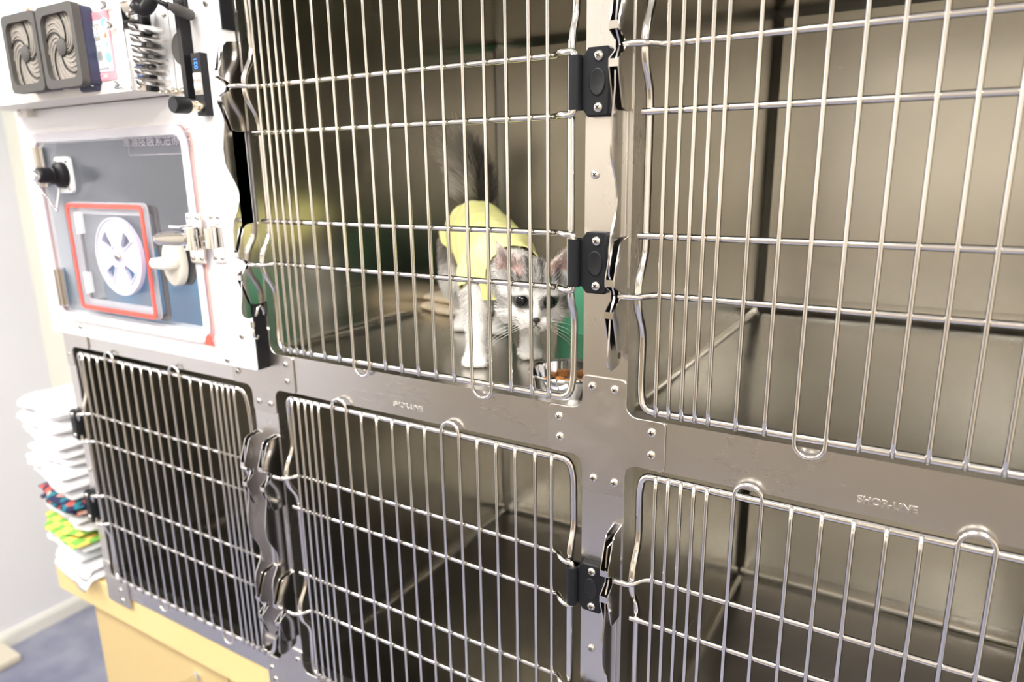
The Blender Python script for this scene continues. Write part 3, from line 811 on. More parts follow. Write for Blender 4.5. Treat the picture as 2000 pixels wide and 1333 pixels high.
b = MB(); qx = at_y(184, 172, CY-.004); b.prism(rrect(qx.x-.030, qx.x+.008, CZ0+.004, CZ0+.020, .004), CY-.006, CY-.0002, 'y', .001); mt_ = b.build('fan_mount', M['fan_side'], cu_, auto=40); screw(mt_, qx.x+.002, CY-.006, CZ0+.013, .004)
# keypad label
L = [at_y(px, py, CY-.001) for px, py in ((162, 28), (211, 19), (227, 155), (181, 161))]
lx0 = (L[0].x+L[3].x)/2; lx1 = (L[1].x+L[2].x)/2; lz1 = (L[0].z+L[1].z)/2; lz0 = (L[2].z+L[3].z)/2
b = MB(); b.prism(rrect(lx0, lx1, lz0, lz1, .003), CY-.0012, CY-.0001, 'y'); kp = b.build('keypad_label', M['lbl_pink'], cu_)
W_ = lx1-lx0; H_ = lz1-lz0
def LX(u): return lx0+W_*u
def LZ(v): return lz1-H_*v
def dec(name, mat, x0, x1, v0, v1, r=.001, y=0):
    b = MB(); b.prism(rrect(LX(x0), LX(x1), LZ(v1), LZ(v0), r), CY-.0016-y, CY-.0012-y, 'y'); return b.build(name, mat, kp)
dec('keypad_white', M['lbl_white'], .09, .93, .12, .87)
dec('temperature_display', M['lcd'], .27, .60, .17, .41, y=.0005); text(kp, '88', .0185, M['lbl_white'], X1, Z1, (LX(.435), CY-.0025, LZ(.29)), .0001, 'display_digits')
dec('humidity_display', M['lcd2'], .31, .58, .56, .70, y=.0005); text(kp, '88', .010, M['lbl_grey'], X1, Z1, (LX(.445), CY-.0025, LZ(.63)), .0001, 'display_digits')
def dot(mat, u, v, r=.0062):
    b = MB(); b.lathe([(r, 0), (r*.9, .0008)], (LX(u), CY-.0016, LZ(v)), (0, -1, 0), 20); b.build('keypad_button', mat, kp, auto=40)
dot(M['lbl_orange'], .16, .26); dot(M['lbl_blue'], .82, .17); dot(M['lbl_green'], .16, .63); dot(M['lbl_blue'], .82, .67)
for v, up, mt_ in ((.345, 1, M['lbl_orange']), (.50, -1, M['lbl_blue'])):
    b = MB(); b.prism([(LX(.77), LZ(v)-.003*up), (LX(.87), LZ(v)-.003*up), (LX(.82), LZ(v)+.004*up)], CY-.0020, CY-.0016, 'y'); b.build('arrow_key', mt_, kp)
dec('scale_line', M['lbl_grey'], .25, .62, .487, .497, .0001, .0002)
text(kp, 'CiW', .009, M['lbl_white'], X1, Z1, (LX(.52), CY-.0017, LZ(.935)), .0001, 'maker_mark')
text(kp, 'ICU-8 OXYGEN', .0042, M['lbl_grey'], X1, Z1, (LX(.52), CY-.0021, LZ(.83)), .0001, 'small_print')
for px, py in ((219, 51), (233, 166), (208, 12), (160, 17)):
    p = at_y(px, py, CY-.004); b = MB(); b.lathe([(.0040, 0), (.0040, .006), (.0052, .006), (.0052, .010), (.004, .012)], (p.x, CY-.0001, p.z), (0, -1, 0), 16); b.build('thumb_screw', M['chrome'], cu_, auto=40)
for (px, py, mat_) in ((42, 22, M['lbl_pink']), (54, 21, M['lbl_orange']), (36, 24, M['lbl_blue'])):
    p = at_y(px, py, CY-.001); b = MB(); b.box(p.x-.004, p.x+.004, CY-.0006, CY-.0001, p.z-.003, p.z+.003); b.build('sticker', mat_, cu_)
# hose and flow meter
b = MB(); hp = [at_x(264, 5, CX1+.014), at_x(279, 22, CX1+.020), at_x(292, 8, CX1+.030), at_x(304, -30, CX1+.034)]
b.tube(smooth_path(hp, .012, 6), .0085, 14); lab(b.build('air_hose', M['black'], cu_, smooth=True), 'bent black air hose')
b = MB(); p = at_x(262, 8, CX1); b.lathe([(.013, 0), (.013, .012), (.011, .014)], (CX1, p.y, p.z), (1, 0, 0), 20); b.build('hose_cap', M['chrome'], cu_, auto=40)
fm = thing('flow_meter', 'black flow meter rod with half-round clip beside the chrome louvres', 'flow meter', (-.872, -.03, .03))
b = MB(); b.box(-.8765, -.8685, -.0375, -.0225, .046, .170); b.build('meter_rail', M['black'], fm)
b = MB(); b.prism([(-.8765-.016*math.sin(PI*k/14), .107+.019*math.cos(PI*k/14)) for k in range(15)], -.0365, -.0300, 'y', .001); b.build('clip_knob', M['fan_grey'], fm, auto=40)
b = MB(); b.box(-.8840, -.8780, -.0300, -.0225, .046, .092); b.box(-.8840, -.8780, -.0300, -.0225, .126, .160); b.build('chrome_tube', M['chrome'], fm)
for px, py in ((345, 180), (358, 178)):
    p = at_y(px, py, -.030); b = MB(); b.ball(p, .0045, 8); b.build('tube_joint', M['brass'], fm, smooth=True)
gd = thing('oxygen_gauge', 'narrow gauge strip with lit blue digits and a black turning knob below', 'gauge', (-.852, -.03, .03))
b = MB(); b.box(-.8605, -.8435, -.0330, -.0225, .026, .100); b.build('gauge_body', M['black'], gd)
b = MB(); b.box(-.8600, -.8440, -.0335, -.0330, .051, .077); b.build('gauge_window', M['latch'], gd)
text(gd, '021', .0092, M['screen_digit'], (0, 0, 1), (-1, 0, 0), (-.852, -.0334, .088), .0001, 'lit_digits')
b = MB(); b.lathe([(.0065, 0), (.0065, .006), (.005, .006), (.005, .014), (.0075, .014), (.0075, .018)], (-.852, -.033, .037), (0, -1, 0), 18); b.build('knob_fitting', M['brass'], gd, auto=40)
b = MB(); b.lathe([(.0092, .018), (.0100, .020), (.0100, .037), (.0088, .039)], (-.852, -.033, .037), (0, -1, 0), 22); b.build('turning_knob', M['black'], gd, auto=40)
tf = thing('tube_elbow', 'dark grey hose elbow plugged in above the black flow meter rod', 'hose fitting', (-.86, -.03, .15))
p0 = at_y(328, 11, -.075); p1 = at_y(371, 29, -.030)
b = MB(); b.tube([p0, p0.lerp(p1, .35), p0.lerp(p1, .36), p0.lerp(p1, .8), p1], [.0045, .0045, .0065, .0065, .0065], 14); b.build('elbow', M['fan_grey'], tf, smooth=True)
b = MB(); b.tube([p1, p1+Vector((0, .008, 0))], .0035, 10); b.build('nozzle', M['chrome'], tf, smooth=True)
pm = p0.lerp(p1, .62); b = MB(); b.tube([pm, pm+Vector((0, 0, .02))], .0045, 10); b.build('side_port', M['black'], tf, smooth=True)
b = MB(); b.tube(smooth_path([p0, p0+Vector((-.012, -.006, .006)), p0+Vector((-.022, -.012, .03))], .01, 4), .0028, 8); b.build('thin_tube', M['black'], tf, smooth=True)

# carabiner hung in the latch bar eye of the kitten's cage
cb = thing('carabiner', 'small steel snap hook hanging from the latch left of the kitten cage', 'carabiner', (-.815, -.012, -.25))
ez = ROD_U[3]-.0605
pts = [(-.8130+.003*math.cos(t*.9), -.0095-.0075*math.cos(t)-.001, ez-.0205-.0235*math.sin(t)) for t in [2*PI*k/28 for k in range(28)]]
pts = [(-.8133+(.004 if z > ez-.006 else 0.0), y-(.0045 if z < ez-.03 else 0), z) for x, y, z in pts]
b = MB(); b.tube(pts, .0024, 10, closed=True); b.build('hook', M['chrome'], cb, smooth=True)
b = MB(); b.lathe([(.0034, -.004), (.0034, .004)], (-.8133, -.0215, ez-.020), (0, 0, 1), 12); b.lathe([(.0036, -.003), (.0036, .003)], (-.8133, -.0175, ez-.0385), (.0, .6, 1), 12); b.build('gate_sleeve', M['chrome'], cb, auto=40)

# blue pad inside the oxygen compartment
b = MB(); b.prism([(-1.27, -.288), (-.868, -.288), (-.868, -.085), (-.90, -.078), (-1.06, -.150), (-1.25, -.195), (-1.27, -.205)], .035, .30, 'y', .008)
o = b.build('blue_pad', M['blue_pad'], None, auto=40); tag(o, 'bright blue pad seen through the lower half of the oxygen window', 'pad')

# ------------------------------------------------------------------ yellow base cabinet
WT = -.8300
cab = thing('base_cabinet', 'yellow laminate base cabinet carrying the steel cages', 'cabinet', (-.7, .3, FLOOR))
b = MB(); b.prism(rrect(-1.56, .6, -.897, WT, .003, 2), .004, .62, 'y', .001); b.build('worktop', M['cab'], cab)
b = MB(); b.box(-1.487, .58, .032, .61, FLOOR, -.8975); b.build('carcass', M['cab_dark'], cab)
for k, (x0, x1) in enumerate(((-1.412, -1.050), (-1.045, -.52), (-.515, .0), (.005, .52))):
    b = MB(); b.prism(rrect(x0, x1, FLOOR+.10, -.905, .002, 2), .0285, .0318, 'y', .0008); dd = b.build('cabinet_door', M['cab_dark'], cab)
    if k == 0:
        p = at_y(386, 1320, .028); b = MB()
        b.lathe([(.009, 0), (.009, .003), (.0055, .005), (.0055, .026), (.0085, .030), (.0085, .046), (.006, .049)], (p.x, .0286, p.z), (0, -1, 0), 20); b.build('door_knob', M['chrome'], dd, auto=40)
o = MB(); p = at_z(0, 1300, FLOOR); o.prism(rrect(p.x-.25, p.x+.045, FLOOR, FLOOR+.030, .008), p.y-.10, p.y+.05, 'y', .004)
tag(o.build('beige_block', M['beige'], None, auto=40), 'small beige block on the blue grey floor at the left edge', 'block')
p = at_y(50, -4, .56); o = MB(); o.lathe([(.0, -.06), (.05, -.05), (.075, -.02), (.08, .02), (.06, .06), (.0, .07)], (p.x, .567, p.z+.058), (0, 0, 1), 24)
tag(o.build('wall_ornament', M['clay'], None, smooth=True), 'orange-brown round ornament on the wall above the fans at the top edge', 'ornament')


# ------------------------------------------------------------------ the kitten
FZ = UPZ0-.003            # cage floor
def tapered(mb, pts, n=14):
    """chain of overlapping balls between (point, radius) stations, later fused into one skin"""
    for (p, r), (q, s) in zip(pts, pts[1:]):
        p = Vector(p); q = Vector(q); L = (q-p).length; k = max(2, int(L/(min(r, s)*.35)))
        for i in range(k+1):
            u = i/k; mb.ball(p.lerp(q, u), r*(1-u)+s*u, 7)
def fuse(mb, voxel, smooth_it=8, fac=.5):
    me = bpy.data.meshes.new('fuse'); me.from_pydata(mb.v, [], mb.f); me.update()
    bm = bmesh.new(); bm.from_mesh(me); bmesh.ops.recalc_face_normals(bm, faces=bm.faces); bm.to_mesh(me); bm.free()
    o = bpy.data.objects.new('fuse_tmp', me); COL.objects.link(o)
    r = o.modifiers.new('r', 'REMESH'); r.mode = 'VOXEL'; r.voxel_size = voxel
    s = o.modifiers.new('s', 'SMOOTH'); s.iterations = smooth_it; s.factor = fac
    bpy.context.view_layer.update()
    out = bpy.data.meshes.new_from_object(o.evaluated_get(bpy.context.evaluated_depsgraph_get()))
    bpy.data.objects.remove(o); bpy.data.meshes.remove(me)
    for p in out.polygons: p.use_smooth = True
    return out
KT = thing('kitten', 'grey and white kitten in a yellow shirt standing at the food bowl behind the bars', 'kitten', (-.57, .18, FZ))
RUMP = Vector((-.640, .262, -.142)); MIDB = Vector((-.585, .205, -.152)); SHO = Vector((-.523, .142, -.163))
HEAD = at_y(1040, 576, .085)
FW = (Vector((.56, -.78, -.26))).normalized(); RT = FW.cross(Vector((0, 0, 1))).normalized()
RT = (RT+Vector((0, 0, .04))).normalized(); UP = RT.cross(FW).normalized()
def H(r, f, u): return HEAD+RT*r+FW*f+UP*u
HROT = Matrix((RT, FW, UP)).transposed()
body = MB()
body.ball(RUMP, .044, 14, (1, 1, 1.02)); body.ball(MIDB, .046, 14, (1, 1, 1.0)); body.ball(SHO, .042, 14, (1, 1, 1.05))
tapered(body, [(RUMP, .0445), (MIDB, .0450), (SHO, .041)])
NECK = SHO.lerp(HEAD, .55)+Vector((0, 0, .004))
tapered(body, [(SHO, .039), (NECK, .031), (H(0, -.012, -.004), .030)])
# head: skull, cheeks, muzzle, chin
body.ball(H(0, -.002, .005), 1, 14, (.0385, .037, .0335), HROT)
for s in (-1, 1):
    body.ball(H(s*.0225, .010, -.012), 1, 10, (.0185, .020, .0175), HROT)
    body.ball(H(s*.0085, .0345, -.0175), 1, 9, (.0110, .0110, .0090), HROT)
    body.ball(H(s*.0175, .026, .0150), 1, 8, (.0120, .0080, .0075), HROT)
body.ball(H(0, .033, -.004), 1, 9, (.0090, .0130, .0100), HROT)
body.ball(H(0, .0385, -.0090), 1, 9, (.0062, .0085, .0070), HROT)
body.ball(H(0, .028, -.0265), 1, 9, (.0105, .0110, .0075), HROT)
# ears: thin curved cups
def ear(s):
    tip = H(s*.0440, -.004, .0630); b0 = H(s*.0140, -.002, .0300); b1 = H(s*.0385, -.004, .0120)
    back = -FW*.0085; n = 9
    for i in range(n+1):
        u = i/n
        for j in range(n+1):
            v = j/n; p = b0.lerp(b1, v).lerp(tip, u)
            bow = math.sin(PI*v)*(1-u)*.75
            edge = 1+.18*math.sin(PI*u)
            c = b0.lerp(b1, .5).lerp(tip, u); p = c+(p-c)*edge
            p = p+back*bow
            body.ball(p, .0022+.0012*(1-u), 4)
ear(-1); ear(1)
# legs
def leg(pts, paw, fdir):
    tapered(body, pts)
    f = Vector(fdir).normalized(); r_ = f.cross(Vector((0, 0, 1)))
    pw = Vector(paw)
    body.ball(pw+Vector((0, 0, .0095)), 1, 10, (.0165, .0165, .0100), Matrix((r_, f, Vector((0, 0, 1)))).transposed())
    for k in (-1.5, -.5, .5, 1.5):
        body.ball(pw+f*(.0135-.0018*abs(k))+r_*(.0070*k)+Vector((0, 0, .0068)), 1, 7, (.0053, .0078, .0066), Matrix((r_, f, Vector((0, 0, 1)))).transposed())
PA = at_z(930, 714, FZ); PB = at_z(1036, 699, FZ); PC = at_z(905, 645, FZ); PD = at_z(974, 652, FZ)
fd = (.45, -.9, 0)
leg([(SHO+Vector((-.026, -.012, -.012)), .024), (PA+Vector((-.006, .016, .075)), .0165), (PA+Vector((-.002, .006, .028)), .0130), (PA+Vector((0, .001, .010)), .0135)], PA, fd)
leg([(SHO+Vector((.020, .014, -.012)), .024), (PB+Vector((-.010, .012, .075)), .0165), (PB+Vector((-.003, .006, .028)), .0130), (PB+Vector((0, .001, .010)), .0135)], PB, (.6, -.8, 0))
leg([(RUMP+Vector((-.024, -.010, -.014)), .031), (PC+Vector((-.006, -.004, .080)), .0235), (PC+Vector((-.012, .020, .036)), .0135), (PC+Vector((-.002, .006, .012)), .0130)], PC, fd)
leg([(RUMP+Vector((.026, .004, -.014)), .031), (PD+Vector((.008, -.002, .080)), .0235), (PD+Vector((.000, .022, .036)), .0135), (PD+Vector((0, .006, .012)), .0130)], PD, fd)
# tail held upright
T0 = RUMP+Vector((-.016, .030, .028)); T1 = at_y(934, 372, .300); T2 = at_y(926, 335, .306); T3 = at_y(905, 302, .306); T4 = at_y(893, 290, .304)
tapered(body, [(T0, .013), (T1, .011), (T2, .0105), (T3, .009), (T4, .006)])
me = fuse(body, .0021, 6, .5)
WHITE = Vector((.86, .84, .81)); GREY = Vector((.34, .32, .30)); DARK = Vector((.060, .052, .045)); PINK = Vector((.66, .50, .46)); BUFF = Vector((.52, .46, .39))
def sstep(a, b, x):
    t = max(0, min(1, (x-a)/(b-a))); return t*t*(3-2*t)
axis = (SHO-RUMP); AL = axis.length; AX = axis.normalized()
def coat(p, nrm=None):
    """tabby-and-white markings by place on the animal"""
    d = p-HEAD; r, f, u = d.dot(RT), d.dot(FW), d.dot(UP)
    nz = mnoise.noise(p*140); n2 = mnoise.noise(Vector((p.x*60, p.y*60, p.z*60)))
    # tail
    if (p-T0).length > .012 and p.y > .272 and p.z > -.098:
        t = (p.z+.100)/.10
        c = DARK.lerp(BUFF, .12+.10*n2)
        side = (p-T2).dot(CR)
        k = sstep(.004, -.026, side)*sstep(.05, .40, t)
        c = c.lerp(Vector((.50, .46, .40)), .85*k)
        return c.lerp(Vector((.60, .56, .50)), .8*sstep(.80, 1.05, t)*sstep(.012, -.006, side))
    if d.length < .085 and f > -.04 and (f > -.028 or u > .018) :
        c = WHITE.copy()
        # grey cap with dark streaks between and behind the ears
        ar = abs(r)
        cap = sstep(.014, .028, u+.20*abs(ar-.012))*sstep(.034, .020, ar*.75+max(0, .012-u))
        c = c.lerp(GREY, .80*cap)
        if u > .006 and ar < .030:
            st = abs(math.sin((ar-.002)*PI/.0092+1.2*n2)); st = sstep(.55, .95, st)*sstep(.015, .026, u)
            c = c.lerp(DARK, .85*st)
        # eye rims and the stripe running back from the outer corner
        for s in (-1, 1):
            e = Vector((r-s*.0158, u-.0060)); g = math.hypot(e.x/.0135, e.y/.0100)
            if f > .008: c = c.lerp(DARK, .80*sstep(1.02, .86, g))
            lx = s*r
            stp = sstep(.026, .031, lx)*sstep(.006, .0, abs(u-.001+(lx-.028)*.35)-.003)
            c = c.lerp(GREY*.8, .75*stp)
            ck = sstep(.030, .038, lx)*sstep(.010, .002, abs(u+.004))
            c = c.lerp(GREY, .5*ck)
        # ears
        if u > .030 and ar > .012:
            facing = nrm is not None and nrm.dot(FW) > .1
            c = BUFF.lerp(GREY, .35)
            if facing:
                c = PINK.lerp(Vector((.66, .58, .54)), sstep(.030, .052, u))
        return c
    # legs and belly white
    t = (p-RUMP).dot(AX)/AL
    c = GREY.lerp(BUFF, .25+.25*n2)
    hz = sstep(-.172, -.196, p.z+.006*n2)
    c = c.lerp(WHITE, hz)
    strp = sstep(.25, .8, math.sin(t*22+3*n2))*(1-hz)
    c = c.lerp(GREY*.45, .6*strp)
    if t > .92: c = c.lerp(WHITE, .55)
    return c
def paint(me, fn):
    ca = me.color_attributes.new('coat', 'FLOAT_COLOR', 'POINT')
    for i, v in enumerate(me.vertices):
        c = fn(v.co, v.normal); ca.data[i].color = (c[0], c[1], c[2], 1)
paint(me, coat)
kbody = link('body', me, M['coat'], KT)
# fur: short tapered strands, long and bushy on the tail
def fur(me, name, parent, count, keep=None):
    rnd = random.Random(5)
    tris = []; me.calc_loop_triangles(); cum = []; tot = 0
    for lt in me.loop_triangles:
        a, b_, c_ = (me.vertices[i].co for i in lt.vertices); ar = lt.area
        ce = (a+b_+c_)/3
        w = ar*(2.6 if (ce.y > .272 and ce.z > -.1) else 1.0)
        tot += w; cum.append(tot); tris.append(lt)
    import bisect
    vs = []; fs = []; cols = []
    for _ in range(count):
        lt = tris[min(bisect.bisect(cum, rnd.random()*tot), len(tris)-1)]
        a, b_, c_ = (me.vertices[i].co for i in lt.vertices)
        u, v = rnd.random(), rnd.random()
        if u+v > 1: u, v = 1-u, 1-v
        p = a+(b_-a)*u+(c_-a)*v; nr = lt.normal
        d = p-HEAD; r_, f_, u_ = d.dot(RT), d.dot(FW), d.dot(UP)
        tail = p.y > .272 and p.z > -.098
        if d.length < .085 and f_ > -.03:
            near_eye = any(math.hypot((r_-s*.0158)/.0142, (u_-.0060)/.0108) < 1.05 for s in (-1, 1)) and f_ > .01
            near_nose = abs(r_) < .006 and f_ > .036 and -.018 < u_ < 0
            if near_eye or near_nose: continue
            L = .0050+.003*rnd.random(); flow = (-FW*.9+UP*.25*(1 if u_ > 0 else -1)+RT*(.6 if r_ > 0 else -.6)*.5)
            if u_ > .030 and abs(r_) > .012:
                if nr.dot(FW) > .1: L = .004+.004*rnd.random(); flow = UP*.8
                else: L = .0028
        elif tail:
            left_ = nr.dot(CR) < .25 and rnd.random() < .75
            L = (.030 if left_ else .020)+.018*rnd.random(); flow = Vector((-.25, .1, .45))*.9; nr = (nr+Vector((rnd.uniform(-.3, .3), rnd.uniform(-.3, .3), rnd.uniform(-.2, .2)))).normalized()
        else:
            hz = p.z < -.235
            L = (.0035 if hz else .0080)+.004*rnd.random()*(0.4 if hz else 1); flow = -AX*.8+Vector((0, 0, -.75))
        if keep and not keep(p): continue
        g = (nr*.75+flow*.75+Vector((rnd.uniform(-.2, .2), rnd.uniform(-.2, .2), rnd.uniform(-.2, .2)))).normalized()
        if tail: g = (nr*1.0+flow*.35-(CR*.35 if left_ else Vector())).normalized()
        if p.z+g.z*L < FZ+.0012: continue
        sd = g.cross(Vector((rnd.uniform(-1, 1), rnd.uniform(-1, 1), rnd.uniform(-1, 1)))).normalized()
        w = .00042 if not tail else .00045
        bend = (flow.normalized()*.35-nr*.12)*L
        q1 = p+g*L*.55+bend*.25; q2 = p+g*L+bend
        o = len(vs); vs += [p-sd*w-nr*.0004, p+sd*w-nr*.0004, q1-sd*w*.75, q1+sd*w*.75, q2]
        fs += [(o, o+1, o+3, o+2), (o+2, o+3, o+4)]
        cc = coat(p, lt.normal)*rnd.uniform(.82, 1.15)
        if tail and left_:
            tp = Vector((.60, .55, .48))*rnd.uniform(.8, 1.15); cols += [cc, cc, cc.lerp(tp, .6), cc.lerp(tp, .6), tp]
        else: cols += [cc]*5
    fm_ = bpy.data.meshes.new(name); fm_.from_pydata(vs, [], fs); fm_.update()
    ca = fm_.color_attributes.new('coat', 'FLOAT_COLOR', 'POINT')
    for i, c in enumerate(cols): ca.data[i].color = (min(1, c[0]), min(1, c[1]), min(1, c[2]), 1)
    for pl_ in fm_.polygons: pl_.use_smooth = True
    return link(name, fm_, M['coat'], parent)
def in_shirt(p):
    d = p-RUMP; t = d.dot(AX)/AL
    lat = p-(RUMP+AX*(t*AL)); side = math.hypot(lat.x, lat.y); dz = lat.z
    if (p-HEAD).length < .062: return False
    if p.y > .286 or (p-T0).length < .026 or (p-T1).length < .03: return False
    low = -.004-.022*sstep(.1, .9, t)-.012*math.sin(t*9)
    return -.34 < t < 1.28 and dz > low and p.z > -.200
fur(me, 'fur', kbody, 46000, lambda p: not in_shirt(p))
# yellow recovery shirt: the skin over the back, lifted and thickened
bm = bmesh.new(); bm.from_mesh(me)
kill = [f for f in bm.faces if not in_shirt(f.calc_center_median())]
bmesh.ops.delete(bm, geom=kill, context='FACES')
for v in bm.verts:
    v.co += v.normal*(.0062+.0016*mnoise.noise(v.co*55)+.0010*math.sin(v.co.x*300+v.co.z*240))
for _ in range(4): bmesh.ops.smooth_vert(bm, verts=[v for v in bm.verts if not v.is_boundary], factor=.5, use_axis_x=True, use_axis_y=True, use_axis_z=True)
bmesh.ops.smooth_vert(bm, verts=[v for v in bm.verts if v.is_boundary], factor=.6, use_axis_x=True, use_axis_y=True, use_axis_z=True)
g_ = bmesh.ops.extrude_face_region(bm, geom=list(bm.faces))
for v in [e for e in g_['geom'] if isinstance(e, bmesh.types.BMVert)]: v.co -= v.normal*.0016
bmesh.ops.recalc_face_normals(bm, faces=bm.faces)
sm_ = bpy.data.meshes.new('shirt'); bm.to_mesh(sm_); bm.free()
for p_ in sm_.polygons: p_.use_smooth = True
shirt = link('shirt', sm_, M['shirt'], KT); lab(shirt, 'pale yellow kitten shirt')
b = MB()                                      # tie strap down the chest and the knot at the back
c0 = SHO+Vector((.006, -.044, .010)); c1 = SHO+Vector((.012, -.046, -.040))
for k in range(2): pass
sp = [c0, c0.lerp(c1, .5)+Vector((0, -.004, 0)), c1]
for i in range(2):
    a, c_ = sp[i], sp[i+1]; w_ = Vector((.008, .004, 0))
    b.add([a-w_, a+w_, c_+w_, c_-w_, a-w_+Vector((0, .0015, 0)), a+w_+Vector((0, .0015, 0)), c_+w_+Vector((0, .0015, 0)), c_-w_+Vector((0, .0015, 0))], [(0, 1, 2, 3), (7, 6, 5, 4), (0, 4, 5, 1), (1, 5, 6, 2), (2, 6, 7, 3), (3, 7, 4, 0)])
b.build('shirt_strap', M['shirt'], shirt)
# eyes, nose, whiskers
for s in (-1, 1):
    c_ = H(s*.0158, .0270, .0060)
    b = MB(); b.ball(c_, .0100, 14, (1, 1, 1)); e = b.build('eye', M['eye'], kbody, smooth=True)
    gz = (CAM-c_).normalized(); gz = (gz*.6+FW*.4).normalized()
    b = MB(); b.lathe([(.0070, .0070), (.0060, .0083), (.0035, .0097), (0, .0103)], c_, gz, 20); b.build('pupil', M['pupil'], e, smooth=True)
b = MB(); b.ball(H(0, .0462, -.0098), 1, 8, (.0046, .0028, .0031), HROT); b.ball(H(0, .0462, -.0128), 1, 6, (.0016, .0022, .0030), HROT); b.build('nose', M['nose'], kbody, smooth=True)
b = MB()
for s in (-1, 1):
    b.tube([H(0, .0450, -.0165), H(s*.0035, .0448, -.0205), H(s*.0080, .0415, -.0225)], .0005, 5)
b.build('mouth', M['nose'], kbody, smooth=True)
for s in (-1, 1):
    for k in range(5):
        a = H(s*.0125, .039, -.0145-.0018*k); e1 = H(s*(.035+.003*k), .040-.004*k, -.016-.009*k); e2 = H(s*(.052+.002*k), .030-.004*k, -.030-.013*k)
        b = MB(); b.tube(smooth_path([a, e1, e2], .02, 5), [.00028*(1-.7*i/7) for i in range(8)], 5); b.build('whisker', M['whisker'], kbody, smooth=True)

# ------------------------------------------------------------------ bowl and kibble
B0 = Vector((-.3785, .0515, FZ)); RB = .0455; HB = .0265
b = MB(); b.lathe([(0, .0012), (.036, .0012), (.0385, .0030), (.0415, HB-.002), (RB-.001, HB), (RB, HB-.0014), (RB-.002, HB-.003), (.0425, HB-.005), (.0395, .0020), (.0380, 0), (0, 0)], B0, (0, 0, 1), 56)
bo = b.build('food_bowl', M['chrome'], None, auto=35); tag(bo, 'shallow stainless food bowl with brown kibble in front of the kitten', 'bowl')
kb0 = None
rk = random.Random(3)
spots = [at_z(px, py, FZ+.013) for px, py in ((1050, 741), (1056, 738), (1062, 739), (1060, 743), (1088, 741), (1094, 738), (1098, 742), (1104, 739), (1110, 742), (1090, 744), (1116, 740), (1122, 741), (1134, 739), (1128, 742), (1102, 745), (1139, 741))]
for i, p in enumerate(spots):
    if kb0 is None:
        bmk = bmesh.new(); bmesh.ops.create_icosphere(bmk, subdivisions=3, radius=1)
        for v in bmk.verts:
            rr_ = math.hypot(v.co.x, v.co.y); ht = .62 if rr_ > .35 else .40+.22*rr_/.35
            v.co = Vector((v.co.x, v.co.y, v.co.z*ht))*(1+.10*mnoise.noise(v.co*2.2))*.0054
        mk = bpy.data.meshes.new('kibble'); bmk.to_mesh(mk); bmk.free()
        for q_ in mk.polygons: q_.use_smooth = True
        mk.materials.append(M['kibble']); kb0 = bpy.data.objects.new('kibble', mk); o = kb0
    else: o = kb0.copy()
    COL.objects.link(o)
    o.location = (p.x, p.y, FZ+.0012+.0042+(.0055 if i % 3 == 2 else .0020)); o.rotation_euler = (rk.uniform(-.4, .4), rk.uniform(-.4, .4), rk.uniform(0, 6))
    tag(o, 'small brown kibble piece lying in the steel food bowl', 'kibble', 'kibble in the steel bowl')

# ------------------------------------------------------------------ soft goods: folded cloth made of rolled layers
def folded(name, label, cat, mat, centre, w, d, h, layers=2, rot=0.0, sag=0.0, group=None, seed=0, tip=0.0, parent=None, droop=0.0):
    """cloth folded over on itself: each layer a soft-edged slab, front fold rounded, edges wavy"""
    rn = random.Random(seed); b = MB(); R3 = Matrix.Rotation(rot, 3, 'Z'); C = Vector(centre)
    nx, ny = 26, 14; lh = h/layers
    for l in range(layers):
        ox_ = rn.uniform(-.012, .012); oy = rn.uniform(-.010, .006); sw = 1+rn.uniform(-.05, .03); sd_ = 1+rn.uniform(-.06, .02)
        ph = rn.uniform(0, 9)
        ring = []
        sec = 18
        vs = []
        for i in range(nx+1):
            u = i/nx*2-1
            for k in range(sec):
                a = 2*PI*k/sec; ca, sa = math.cos(a), math.sin(a)
                yy = (abs(ca)**.55)*(1 if ca > 0 else -1); zz = (abs(sa)**.8)*(1 if sa > 0 else -1)
                endf = max(.10, (1-abs(u)**7))**.6
                x = u*w/2*sw+ox_; y = -yy*d/2*sd_*(1-.05*abs(u)**4)+oy
                z = lh*(l+.5)+zz*lh*.56*endf
                q_ = Vector((x, y, z)); nn = mnoise.noise(Vector((x*16+ph, y*16, l*3+seed)))
                n3 = mnoise.noise(Vector((x*45+ph, y*45+3, l*5+seed)))
                z += nn*lh*.22+n3*lh*.10; y += nn*.010+n3*.004
                e = max(0, (-u-.45)/.55)
                z -= sag*e*e; e2 = max(0, (yy-.8)/.2); z -= droop*e2*e2*(.5+.5*u)
                y -= tip*e
                vs.append(C+R3 @ Vector((x, y, z)))
        fs = [(i*sec+k, i*sec+(k+1) % sec, (i+1)*sec+(k+1) % sec, (i+1)*sec+k) for i in range(nx) for k in range(sec)]
        fs += [tuple(range(sec)), tuple(nx*sec+k for k in range(sec))]
        b.add(vs, fs)
    o = b.build(name, mat, parent, smooth=True)
    tag(o, label, cat, group); return o
# beige cloth behind the kitten
p = at_z(905, 622, FZ)
folded('folded_cloth', 'folded beige cloth lying on the cage floor left of the kitten', 'cloth', M['cloth_be'], (p.x-.030, p.y+.055, FZ), .150, .095, .030, 2, -.15, 0, seed=4)
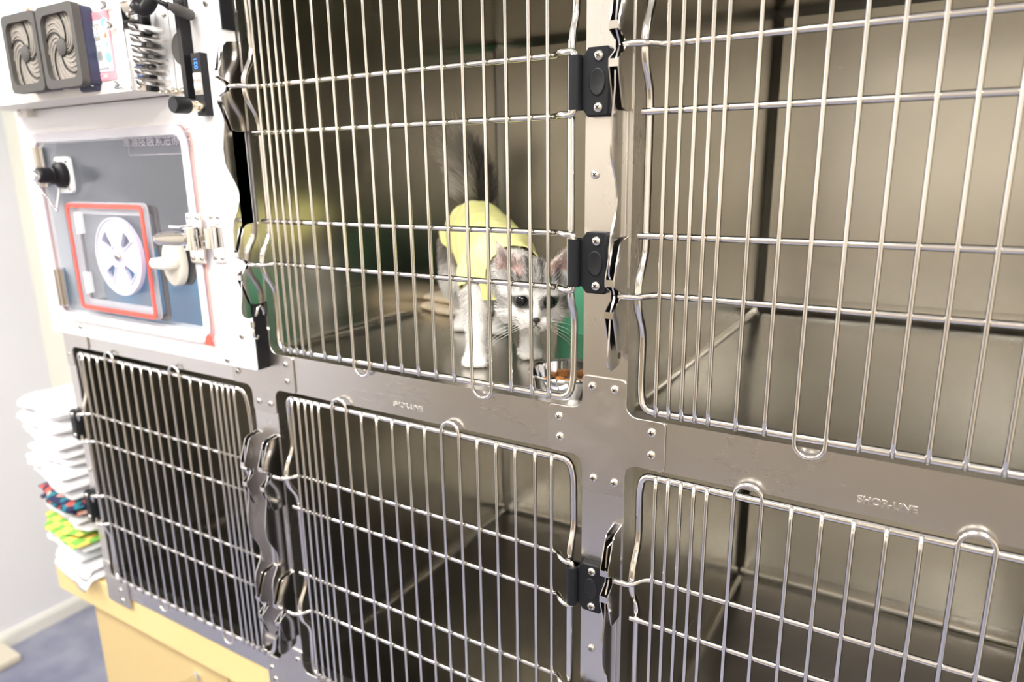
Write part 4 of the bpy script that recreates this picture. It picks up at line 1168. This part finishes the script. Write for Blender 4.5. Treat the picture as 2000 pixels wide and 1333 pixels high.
# green tray at the back right of the kitten cage
p = at_z(1058, 651, FZ)
gt = thing('litter_tray', 'green plastic tray with rounded corners standing behind the kitten', 'tray', (p.x+.09, p.y+.12, FZ))
gx0, gx1, gy0, gy1 = p.x-.004, -.335, p.y+.004, p.y+.26
b = MB(); lo = rrect(gx0+.012, gx1-.012, gy0+.012, gy1-.012, .03, 6); hi = rrect(gx0, gx1, gy0, gy1, .035, 6); n = len(lo); zt = FZ+.085
vs = [(x, y, FZ+.0004) for x, y in lo]+[(x, y, zt) for x, y in hi]+[(x, y, zt) for x, y in offset(hi, .004)]+[(x, y, FZ+.004) for x, y in offset(lo, .004)]
fs = [tuple(range(n))]+[tuple(3*n+i for i in range(n))]+[(k*n+i, k*n+(i+1) % n, (k+1)*n+(i+1) % n, (k+1)*n+i) for k in range(3) for i in range(n)]
b.add(vs, fs); b.build('tray_body', M['green'], gt, auto=40)
b = MB(); oo = offset(hi, -.006); b.ring(oo, offset(hi, .003), -.001, .004); b.v = [(x, z, zt+y) for x, y, z in b.v]; b.build('rim', M['green'], gt, auto=40)

# ------------------------------------------------------------------ towel pile beside the cages
TX = -1.455
pile = [ # name label material height layers width depth rot sag droop
    ('towel', 'bottom white towel of the pile, one corner hanging over the yellow worktop', M['towel_w'], .036, 2, .165, .22, -.16, .012, .02),
    ('towel', 'pale blue-grey towel above the bottom white one in the pile', M['towel_b'], .044, 2, .180, .22, -.14, .0, .0),
    ('cloth', 'green and yellow checked cloth in the pile', M['check'], .024, 2, .172, .21, -.14, 0, 0),
    ('towel', 'plain light grey towel just below the navy patterned cloth', M['towel_g'], .032, 2, .168, .21, -.14, 0, 0),
    ('cloth', 'navy patterned cloth with coral and teal patches in the pile', M['patch'], .034, 2, .190, .21, -.17, .006, 0),
    ('towel', 'white towel lying directly on the navy patterned cloth', M['towel_w'], .046, 2, .172, .21, -.16, 0, 0),
    ('towel', 'white towel, second from the navy cloth upwards', M['towel_w'], .042, 2, .205, .21, -.14, 0, 0),
    ('towel', 'white towel just beneath the topmost one', M['towel_w'], .042, 2, .200, .21, -.13, 0, 0),
    ('towel', 'topmost white towel of the pile with its broad upper side in view', M['towel_w'], .060, 2, .212, .21, -.12, .014, 0)]
z = WT+.0008
offx = [-.013, -.022, -.016, -.014, -.026, -.018, -.036, -.034, -.040]
for i, (nm, lb2, mt_, h_, ly_, w_, d_, ro, sg, dr) in enumerate(pile):
    folded(nm, lb2, nm if nm == 'cloth' else 'towel', mt_, (TX+offx[i], .095, z), w_, d_, h_, ly_, ro, sg, 'pile of towels and cloths', seed=20+i, droop=dr)
    z += h_*1.0
b = MB()

# ------------------------------------------------------------------ view
sc.view_settings.view_transform = 'Standard'; sc.view_settings.look = 'None'
sc.view_settings.gamma = 1; sc.view_settings.use_curve_mapping = False
sc.view_settings.exposure = 0.2
w_ = bpy.data.worlds.new('world'); sc.world = w_; w_.use_nodes = True
w_.node_tree.nodes['Background'].inputs[0].default_value = (.9, .95, 1, 1); w_.node_tree.nodes['Background'].inputs[1].default_value = .3
